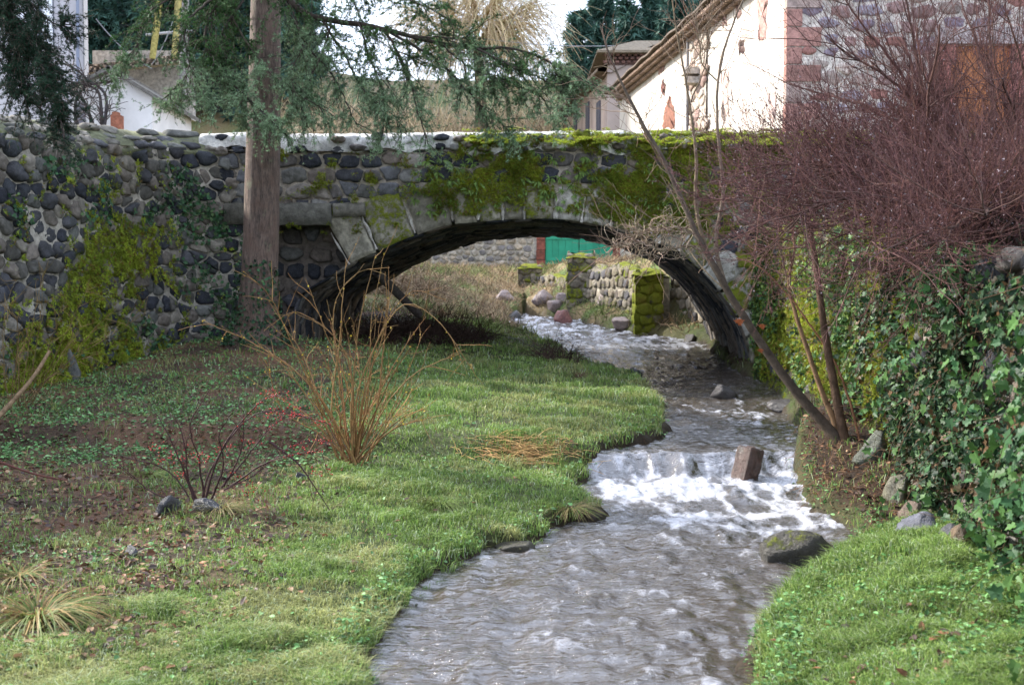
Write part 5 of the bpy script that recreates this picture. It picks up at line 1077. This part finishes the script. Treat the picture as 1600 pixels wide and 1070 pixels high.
# ------------------------------------------------------------------ ochre multi-stem bush
gb = ground(550, 728); BU = empty('bare_bush', tuple(gb), label='leafless ochre stemmed bush with a few yellow buds standing on the lawn', cat='shrub')
Yb = gb[1]; BLs = []
ex = [[(552, 722), (548, 640), (560, 520), (590, 400)], [(556, 722), (565, 620), (600, 500), (602, 420)], [(545, 722), (520, 640), (530, 520), (538, 400)], [(560, 722), (590, 640), (600, 560), (608, 470)], [(550, 725), (575, 620), (582, 500), (596, 402)], [(540, 722), (520, 660), (470, 590), (400, 540), (330, 508)], [(545, 722), (505, 640), (470, 560), (430, 470), (405, 440)], [(556, 722), (560, 600), (620, 480), (680, 500), (722, 560), (735, 575)],
      [(560, 715), (600, 640), (650, 580), (720, 548)], [(552, 722), (540, 600), (500, 500), (470, 430)], [(555, 722), (600, 660), (630, 600), (660, 520)], [(548, 722), (530, 600), (520, 480), (560, 420), (600, 425)], [(552, 722), (545, 560), (470, 490), (440, 520)], [(548, 722), (500, 680), (440, 640), (410, 560)], [(558, 722), (580, 560), (640, 460), (700, 470)], [(560, 720), (612, 670), (668, 655)]]
for i, pt in enumerate(ex):
    L = catmull(PL3(pt, Yb+rng.normal(0, .06), Yb+rng.normal(0, .35)), 26); L += np.cumsum(rng.normal(0, .0035, L.shape), 0); BLs.append(L)
for i in range(22):
    a = rng.normal(0, .30); b_ = rng.normal(0, .3); L = grow(gb[None]+rng.normal(0, .07, (1, 3))*np.array([1, 1, .1]), np.array([[a, b_, 1.]]), rng.uniform(.8, 1.75), 26, .045, (a*.5, b_*.5, -.1))[0]; BLs.append(L)
BLs = np.stack(BLs); twig_obj('stems', BLs, rng.uniform(.006, .014, len(BLs)), .0028, (.23, .13, .055), BU, 5, cj=.35)
p, T, s_, t_ = pick(BLs, 330, .3, 1); L2 = grow(p, T+rng.normal(0, .55, T.shape)+np.array([0, 0, .1]), rng.uniform(.08, .42, 330), 7, .12, (0, 0, -.1)); twig_obj('twigs', L2, .0035, .0018, (.30, .17, .07), BU, cj=.35)
p, T, s_, t_ = pick(np.concatenate([L2]), 260, .1, 1); p2, T2, _, _ = pick(BLs, 200, .5, 1); p = np.vstack([p, p2]); leaves('yellow_buds', p+rng.normal(0, .004, p.shape), np.array([[0, -1, .2]]), rng.uniform(.008, .026, len(p)), [(.55, .42, .05), (.42, .28, .06), (.30, .17, .06)], BU, (OV, OF), seed=3, kind='stuff')
# ------------------------------------------------------------------ berry shrub
gr = ground(310, 792); BR = empty('berry_shrub', tuple(gr), label='small dark twigged shrub carrying red berries in the left foreground', cat='shrub'); Yr = gr[1]
ex = [[(315, 785), (330, 730), (372, 670), (425, 645), (500, 660), (515, 668)], [(318, 785), (345, 700), (385, 650), (420, 620), (446, 622)], [(345, 760), (395, 700), (440, 650), (480, 648)], [(300, 785), (265, 735), (200, 712), (140, 700)], [(305, 785), (280, 720), (255, 660), (240, 640)], [(320, 785), (310, 720), (300, 660), (330, 610)], [(350, 760), (375, 700), (378, 640)], [(350, 765), (400, 740), (470, 690), (520, 690)], [(290, 780), (240, 770), (180, 720)],
      [(330, 780), (350, 730), (345, 680), (362, 650)], [(360, 760), (420, 720), (500, 700)], [(310, 785), (290, 740), (285, 690), (270, 650)], [(420, 690), (470, 730), (510, 790), (512, 800)]]
BB = np.stack([catmull(PL3(p_, Yr+rng.normal(0, .05), Yr+rng.normal(0, .22)), 22) for p_ in ex]); BB += np.cumsum(rng.normal(0, .003, BB.shape), 1); twig_obj('stems', BB, rng.uniform(.006, .011, len(BB)), .0025, (.055, .03, .03), BR, 5, cj=.3)
p, T, s_, t_ = pick(BB, 190, .2, 1); L2 = grow(p, T+rng.normal(0, .6, T.shape)+np.array([0, 0, .1]), rng.uniform(.06, .28, 190), 6, .14); twig_obj('twigs', L2, .003, .0015, (.08, .04, .035), BR, cj=.3)
cl_ = [(425, 612, 16), (440, 622, 22), (462, 642, 26), (425, 645, 22), (385, 690, 18), (290, 710, 30), (262, 718, 24), (318, 715, 26), (398, 765, 26), (500, 660, 14), (505, 735, 22), (470, 700, 12), (245, 700, 16), (505, 690, 14), (350, 700, 20), (375, 745, 14), (280, 742, 14)]
nb = 0; bp = []
for x, y, s_ in cl_:
    for j in range(int(s_*1.15)): bp.append(P(x+rng.normal(0, s_*.5), y+rng.normal(0, s_*.25), Yr+rng.normal(0, .12)))
p, T, _, _ = pick(np.concatenate([BB[[0, 1, 2, 10, 7]]]), 150, .55, 1); bp = np.vstack([np.array(bp), p+rng.normal(0, .008, p.shape)])
ic = np.array([[math.cos(a)*c_, math.sin(a)*c_, z] for z, c_ in ((.8, .6), (0, 1), (-.8, .6)) for a in np.arange(6)*math.pi/3]+[[0, 0, 1.], [0, 0, -1.]]); fq = [[r*6+i, r*6+(i+1) % 6, (r+1)*6+(i+1) % 6, (r+1)*6+i] for r in range(2) for i in range(6)]; ft = [[18, (i+1) % 6, i] for i in range(6)]+[[19, 12+i, 12+(i+1) % 6] for i in range(6)]
n_ = len(bp); V = bp[:, None]+ic[None]*rng.uniform(.0038, .0068, (n_, 1, 1)); o6 = (np.arange(n_)*20)[:, None, None]
M_BERRY = col_mat('berry', .25, .5, nscale=30, lo=.7, hi=1.3); mesh('berries', V, [(np.array(fq)[None]+o6).reshape(-1, 4), (np.array(ft)[None]+o6).reshape(-1, 3)], M_BERRY, BR, kind='stuff', col=np.repeat(np.array([.38, .02, .02])*rng.uniform(.6, 1.5, (n_, 1)), 20, 0))
# ------------------------------------------------------------------ grass
def blades(p, h, w_, lean, cols, name, seed=0, **k):
    rg = np.random.default_rng(seed); n_ = len(p); a = rg.uniform(0, 6.28, n_); sd = np.stack([np.cos(a), np.sin(a), 0*a], 1); ld = rg.normal(0, 1, (n_, 3))*np.array([1, 1, 0]); ld = unit(ld)*(lean*rg.uniform(.2, 1.4, n_))[:, None]
    up = np.array([0, 0, 1.]); h = h[:, None]; w_ = w_[:, None]; m_ = p+(up*.6+ld*.3)*h; t_ = p+(up*np.maximum(1-lean[:, None]*.35, .25)+ld*.95)*h
    V = np.stack([p-sd*w_*.5, p+sd*w_*.5, m_+sd*w_*.4, m_-sd*w_*.4, t_], 1).reshape(-1, 3); o5 = (np.arange(n_)*5)[:, None]
    return mesh(name, V, [np.array([[0, 1, 2, 3]])+o5, np.array([[3, 2, 4]])+o5], M_GRASS, col=np.repeat(cols, 5, 0), smooth=False, **k)
rg = np.random.default_rng(21)
def lawn_pts(n_, y0, y1, x0, x1, pw=1.6):
    t = rg.random(n_); y = (y0**(1-pw)+t*(y1**(1-pw)-y0**(1-pw)))**(1/(1-pw)); x = rg.uniform(-.62, .62, n_)*y; return x, y
x, y = lawn_pts(960000, 3.9, 25.5, 0, 0); 
dl_ = XL(y)-x; dr_ = x-XR(y); wl_ = x-np.interp(y, WLy, WLx); wr_ = np.interp(y, WRy, WRx)-x
nz = fbm(x*1.2, y*1.2, 0, 4, 121); nf = fbm(x*5, y*5, 0, 3, 122)
left_ok = (dl_ > -.03) & (wl_ > .15)
litz_ = (1-ss(x+(fbm(x, y, 0, 3, 8)-.5)*1.5, -2.8, -1.4))*ss(y, 5.0, 5.8)*(1-ss(y, 10.5, 12.5)); ivz = (1-ss(x, -2.6, -1.6))*ss(y, 10, 12)
dens = np.where(left_ok, np.clip(1-.86*litz_-.85*ivz, .06, 1), 0)
dens = np.where((dr_ > -.03) & (wr_ > .05) & (dl_ < 0), np.where(y < 8.2, 1., .05), dens)
dens = dens*(.45+1.1*ss(nf, .35, .6))
dens = np.where((y > 18.2) & (dl_ > 0), dens*.6, dens); dens = np.where((y > 19.2) & (x < -3.6), 0, dens)
dens = dens*np.where((dl_ > 0) & (y < 14), .35+.65*ss(fbm(x*2.7, y*2.7, 0, 4, 171), .33, .46), 1)
ok = rg.random(len(x)) < dens; x, y, nz, nf, dl_, dr_, litz_ = [q[ok] for q in (x, y, nz, nf, dl_, dr_, litz_)]
n_ = len(x); print('grass', n_)
z = H(x, y); tall = ss(fbm(x*2.3, y*2.3, 0, 3, 131), .52, .68)
edge = np.exp(-np.abs(np.minimum(np.abs(dl_), np.abs(dr_)))/.12)*(1.2*rg.random(n_))
h = (.022+.034*rg.random(n_)+.055*tall+.05*edge)*(1+.03*y); w_ = .0022+.00055*y*rg.uniform(.7, 1.3, n_)
dry = ss(fbm(x*2.0, y*2.6, 0, 5, 141)+.3*(rg.random(n_)-.5), .48, .70)*.65; dry = np.maximum(dry*np.where(dr_ > 0, .15, 1), rg.random(n_)*.3)
G1, G2, DRY = np.array([.055, .15, .028]), np.array([.24, .37, .085]), np.array([.40, .36, .17])
g = rg.random(n_)[:, None]; c = (G1*(1-g)+G2*g)*(1-dry[:, None])+DRY*dry[:, None]; c *= rg.uniform(.65, 1.35, (n_, 1)); dew = (rg.random(n_) < .09)[:, None]; c = np.where(dew, np.array([.40, .47, .30])*rg.uniform(.7, 1.2, (n_, 1)), c)
blades(np.stack([x, y, z-.005], 1), h, w_, .5+.6*rg.random(n_)+.4*dry, c, 'grass', 22, kind='stuff', label='short wet grass covering both banks of the stream', cat='grass')
# fallen dry stalks on the lawn
def tuft(px, py, n_, hgt, spread, cols, lab, seed, name='grass_tuft', wd_=.006):
    rg = np.random.default_rng(seed); g0 = ground(px, py); a = rg.uniform(0, 6.28, n_); r_ = rg.random(n_)*spread*.3
    p = g0+np.stack([np.cos(a)*r_, np.sin(a)*r_, 0*a-.02], 1); L = grow(p, np.stack([np.cos(a)*.55, np.sin(a)*.55, np.ones(n_)], 1), hgt*rg.uniform(.6, 1.3, n_), 8, .07, (0, 0, -2.2), rg); L += np.stack([np.cos(a), np.sin(a), 0*a], 1)[:, None]*(np.linspace(0, 1, 8)**2)[None, :, None]*spread*.5
    L[..., 2] = np.maximum(L[..., 2], H(L[..., 0], L[..., 1], False)+.01)
    T = unit(np.gradient(L, axis=1)); Sd = unit(np.cross(T, np.array([0, 0, 1.]))); ww = wd_*np.array([.8, 1, 1, .95, .85, .65, .4, .08])
    V = np.stack([L+Sd*ww[None, :, None]*.5, L-Sd*ww[None, :, None]*.5+np.array([0, 0, .001])], 2).reshape(-1, 3); f = (gridf(8, 2)[None]+(np.arange(n_)*16)[:, None, None]).reshape(-1, 4)
    pal = np.array(cols); c = pal[rg.integers(0, len(pal), n_)]*rg.uniform(.7, 1.3, (n_, 1)); return mesh(name, V, f, M_GRASS, col=np.repeat(c, 16, 0), label=lab, cat='grass tuft')
TG = [(.10, .16, .03), (.14, .19, .05), (.24, .21, .08), (.32, .21, .08)]
tuft(60, 968, 340, .33, .26, TG, 'big arching tuft of green and straw sedge at the lower left', 1)
tuft(30, 905, 110, .25, .2, TG, 'smaller straw sedge tuft behind the big one at the left edge', 2)
tuft(690, 790, 260, .20, .2, TG[:2], 'dark green grass tuft on the lawn near the stream', 3, wd_=.004)
tuft(345, 800, 200, .26, .16, [(.30, .24, .10), (.2, .2, .06)], 'pale dry grass tuft at the foot of the berry shrub', 4, wd_=.003)
tuft(490, 720, 120, .24, .14, [(.22, .22, .09), (.30, .25, .12)], 'dry grass tuft at the left foot of the bare bush', 5, wd_=.004)
tuft(240, 745, 160, .16, .2, [(.14, .2, .05), (.2, .22, .06)], 'yellow green grass tuft left of the berry shrub', 6, wd_=.004)
tuft(1120, 1052, 90, .12, .12, [(.10, .18, .03)], 'small green tuft growing in the water at the bottom edge', 7, wd_=.004)
tuft(890, 800, 220, .22, .26, [(.20, .18, .07), (.28, .2, .1), (.12, .16, .04)], 'brownish grass overhanging the lawn corner below the fall', 8, wd_=.004)
tuft(1000, 640, 150, .2, .22, TG[:2], 'fresh grass tuft at the tip of the lawn', 9, wd_=.005)
tuft(905, 590, 90, .35, .2, [(.14, .08, .05), (.10, .06, .04)], 'dark brown dead stalks at the water edge under the arch', 10, wd_=.006)
tuft(770, 605, 60, .3, .16, TG[:2], 'thin light tuft on the lawn before the arch', 12, wd_=.005)
rg = np.random.default_rng(61); gs = ground(812, 712); n_ = 420; p = gs+np.stack([rg.normal(0, .26, n_), rg.normal(0, .10, n_), 0*np.ones(n_)], 1); p[:, 2] = H(p[:, 0], p[:, 1])+.03
L = grow(p, np.stack([rg.normal(1, .5, n_), rg.normal(-.2, .35, n_), rg.normal(.1, .2, n_)], 1), rg.uniform(.08, .26, n_), 6, .12, (0, 0, -.35), rg); L[..., 2] = np.maximum(L[..., 2], H(L[..., 0], L[..., 1])+.02); twig_obj('straw_patch', L, .003, .0015, (.48, .30, .13), None, cj=.4, label='flattened patch of orange straw lying on the lawn before the fall', cat='straw')
# leaf litter, ground cover
def flat_leaves(name, x, y, size, cols, tm, seed, lift=.02, up=1., mat=None, **k):
    rg = np.random.default_rng(seed); z = H(x, y)+lift*rg.random(len(x)); n_ = len(x); nr = np.array([0, 0, up])+rg.normal(0, .38, (n_, 3)); tv, tf = tm
    V, Fq = inst(tv, tf, np.stack([x, y, z], 1), rndu(n_, rg)*np.array([1, 1, .25]), nr, size); pal = np.array(cols); c = pal[rg.integers(0, len(pal), n_)]*rg.uniform(.6, 1.4, (n_, 1)); return mesh(name, V, Fq, mat or M_LEAF, col=np.repeat(c, len(tv), 0), smooth=False, **k)
rg = np.random.default_rng(31)
def zone(n_, y0, y1, densf):
    x, y = lawn_pts(n_, y0, y1, 0, 0, 1.5); q = densf(x, y); ok = rg.random(n_) < q; return x[ok], y[ok]
LL = [(.16, .07, .035), (.22, .11, .06), (.09, .05, .035), (.30, .19, .11), (.13, .09, .07), (.06, .04, .035)]
def dlit(x, y):
    a = (1-ss(x+(fbm(x, y, 0, 3, 8)-.5)*1.5, -2.7, -1.2))*ss(y, 4.8, 5.8)*(1-.7*ss(y, 11, 14)); b2 = (x > XR(y)+.03)*(x < np.interp(y, WRy, WRx))*(y > 8.2)*(y < 14)*1.; c2 = (x > XR(y))*(x < np.interp(y, WRy, WRx))*(y < 5.6)*.25
    l = (x < XL(y)-.1)*(x > np.interp(y, WLy, WLx)); return np.clip(l*(a*.9+.045)+b2+c2, 0, 1)*(.6+ss(fbm(x*2, y*2, 0, 3, 151), .4, .6))
x, y = zone(60000, 4, 18.5, dlit); flat_leaves('leaf_litter', x, y, rg.uniform(.018, .062, len(x)), LL, (OV, OF), 32, .03, kind='stuff', label='brown fallen leaves scattered over bare soil and lawn', cat='leaf litter'); print('litter', len(x))
def divy(x, y):
    l = (x < XL(y)-.1)*(x > np.interp(y, WLy, WLx)+.05); a = (1-ss(x, -2.4, -1.2))*ss(y, 9.5, 12); b2 = .02+.12*ss(fbm(x*1.1, y*1.1, 0, 3, 161), .5, .65); q = l*np.maximum(a*2.3, b2*(y < 14)); r_ = (x > XR(y)+.1)*(x < np.interp(y, WRy, WRx))*(y < 8.4)*(.08+.42*ss(x-XR(y), .6, 1.5)); ed = ((np.abs(x-XL(y)) < .22) & (y < 18)) | ((np.abs(x-XR(y)) < .2) & (y < 13)); return np.clip(q+r_+ed*.35*(x < 3.9), 0, 1)*(.4+ss(fbm(x*1.9, y*1.9, 0, 3, 162), .38, .58))
x, y = zone(190000, 4, 18.8, divy); flat_leaves('ground_cover', x, y, rg.uniform(.016, .038, len(x))*np.where(y > 9, 1.35, 1.), [(.09, .21, .06), (.14, .29, .10), (.07, .15, .05), (.18, .32, .13)], (OV, OF), 33, .06, kind='stuff', label='low pale green creeping leaves carpeting the ground by the left wall', cat='ground cover'); print('cover', len(x))
# twigs and roots hanging on the right spit
x = rg.normal(3.1, .35, 700); y = rg.normal(10.4, .9, 700); ok = (x > XR(y)) & (x < np.interp(y, WRy, WRx)); x, y = x[ok], y[ok]; p = np.stack([x, y, H(x, y)], 1); L = grow(p, np.stack([rg.normal(-.4, .6, len(x)), rg.normal(-.3, .6, len(x)), rg.normal(.2, .4, len(x))], 1), rg.uniform(.08, .35, len(x)), 7, .25, (0, 0, -.9), rg); twig_obj('dead_twigs', L, .003, .0015, (.20, .12, .07), None, kind='stuff', label='tangle of dead brown twigs on the earth spit beside the stream', cat='twigs')
# dark brambles below the arch, fallen beam
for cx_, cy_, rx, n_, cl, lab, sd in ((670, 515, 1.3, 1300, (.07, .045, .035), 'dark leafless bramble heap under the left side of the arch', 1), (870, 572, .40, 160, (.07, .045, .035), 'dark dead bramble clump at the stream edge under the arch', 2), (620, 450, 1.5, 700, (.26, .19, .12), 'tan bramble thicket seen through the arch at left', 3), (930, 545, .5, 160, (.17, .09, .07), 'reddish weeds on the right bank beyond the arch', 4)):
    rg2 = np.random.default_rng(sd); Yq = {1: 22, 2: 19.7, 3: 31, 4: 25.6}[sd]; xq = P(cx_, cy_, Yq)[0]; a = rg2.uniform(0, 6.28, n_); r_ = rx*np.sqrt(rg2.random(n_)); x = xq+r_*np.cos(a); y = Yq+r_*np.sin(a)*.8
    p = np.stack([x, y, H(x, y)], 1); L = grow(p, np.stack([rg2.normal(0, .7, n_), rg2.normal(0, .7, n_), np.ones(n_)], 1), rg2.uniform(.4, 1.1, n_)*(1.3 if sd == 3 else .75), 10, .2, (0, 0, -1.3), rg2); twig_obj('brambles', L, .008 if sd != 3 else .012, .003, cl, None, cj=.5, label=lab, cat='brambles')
L = PL3([(588, 425), (655, 492)], 20.6, 21.8); twig_obj('fallen_beam', np.linspace(L[0], L[1], 8)[None], .09, .08, (.12, .11, .10), None, 8, M_BARK, label='grey wooden beam leaning diagonally under the left side of the arch', cat='beam')
# bare shrub at the left wall, leaning log
gl = ground(30, 640); e = empty('bare_shrub', tuple(gl), label='thin ochre leafless shrub against the left wall at the frame edge', cat='shrub'); n_ = 16
L = grow(gl[None]+rng.normal(0, .12, (n_, 3))*np.array([1, 1, .1]), np.stack([rng.normal(.1, .4, n_), rng.normal(-.1, .3, n_), np.ones(n_)], 1), rng.uniform(.7, 1.9, n_), 12, .09, (.1, 0, -.3)); twig_obj('stems', L, .005, .002, (.16, .11, .05), e, 4, cj=.4)
p, T, _, _ = pick(L, 160, .2, 1); L2 = grow(p, T+rng.normal(0, .6, T.shape), rng.uniform(.1, .4, 160), 6, .14); twig_obj('twigs', L2, .0035, .0016, (.25, .17, .07), e)
L = catmull(PL3([(-10, 660), (15, 632), (50, 592), (78, 548)], 11.6, 12), 14); twig_obj('branch_log', L[None], .03, .018, (.26, .17, .10), None, 7, M_BARK, cj=0, label='thick brown branch leaning on the left wall at the frame edge', cat='branch')
L = catmull(PL3([(0, 722), (60, 742), (105, 750)], 7.6, 7.9), 14); L[:, 2] = np.maximum(L[:, 2], H(L[:, 0], L[:, 1])+.02); twig_obj('fallen_stick', L[None], .010, .006, (.12, .05, .04), None, 6, cj=0, label='long dark reddish stick lying on the leaf litter at left', cat='stick')
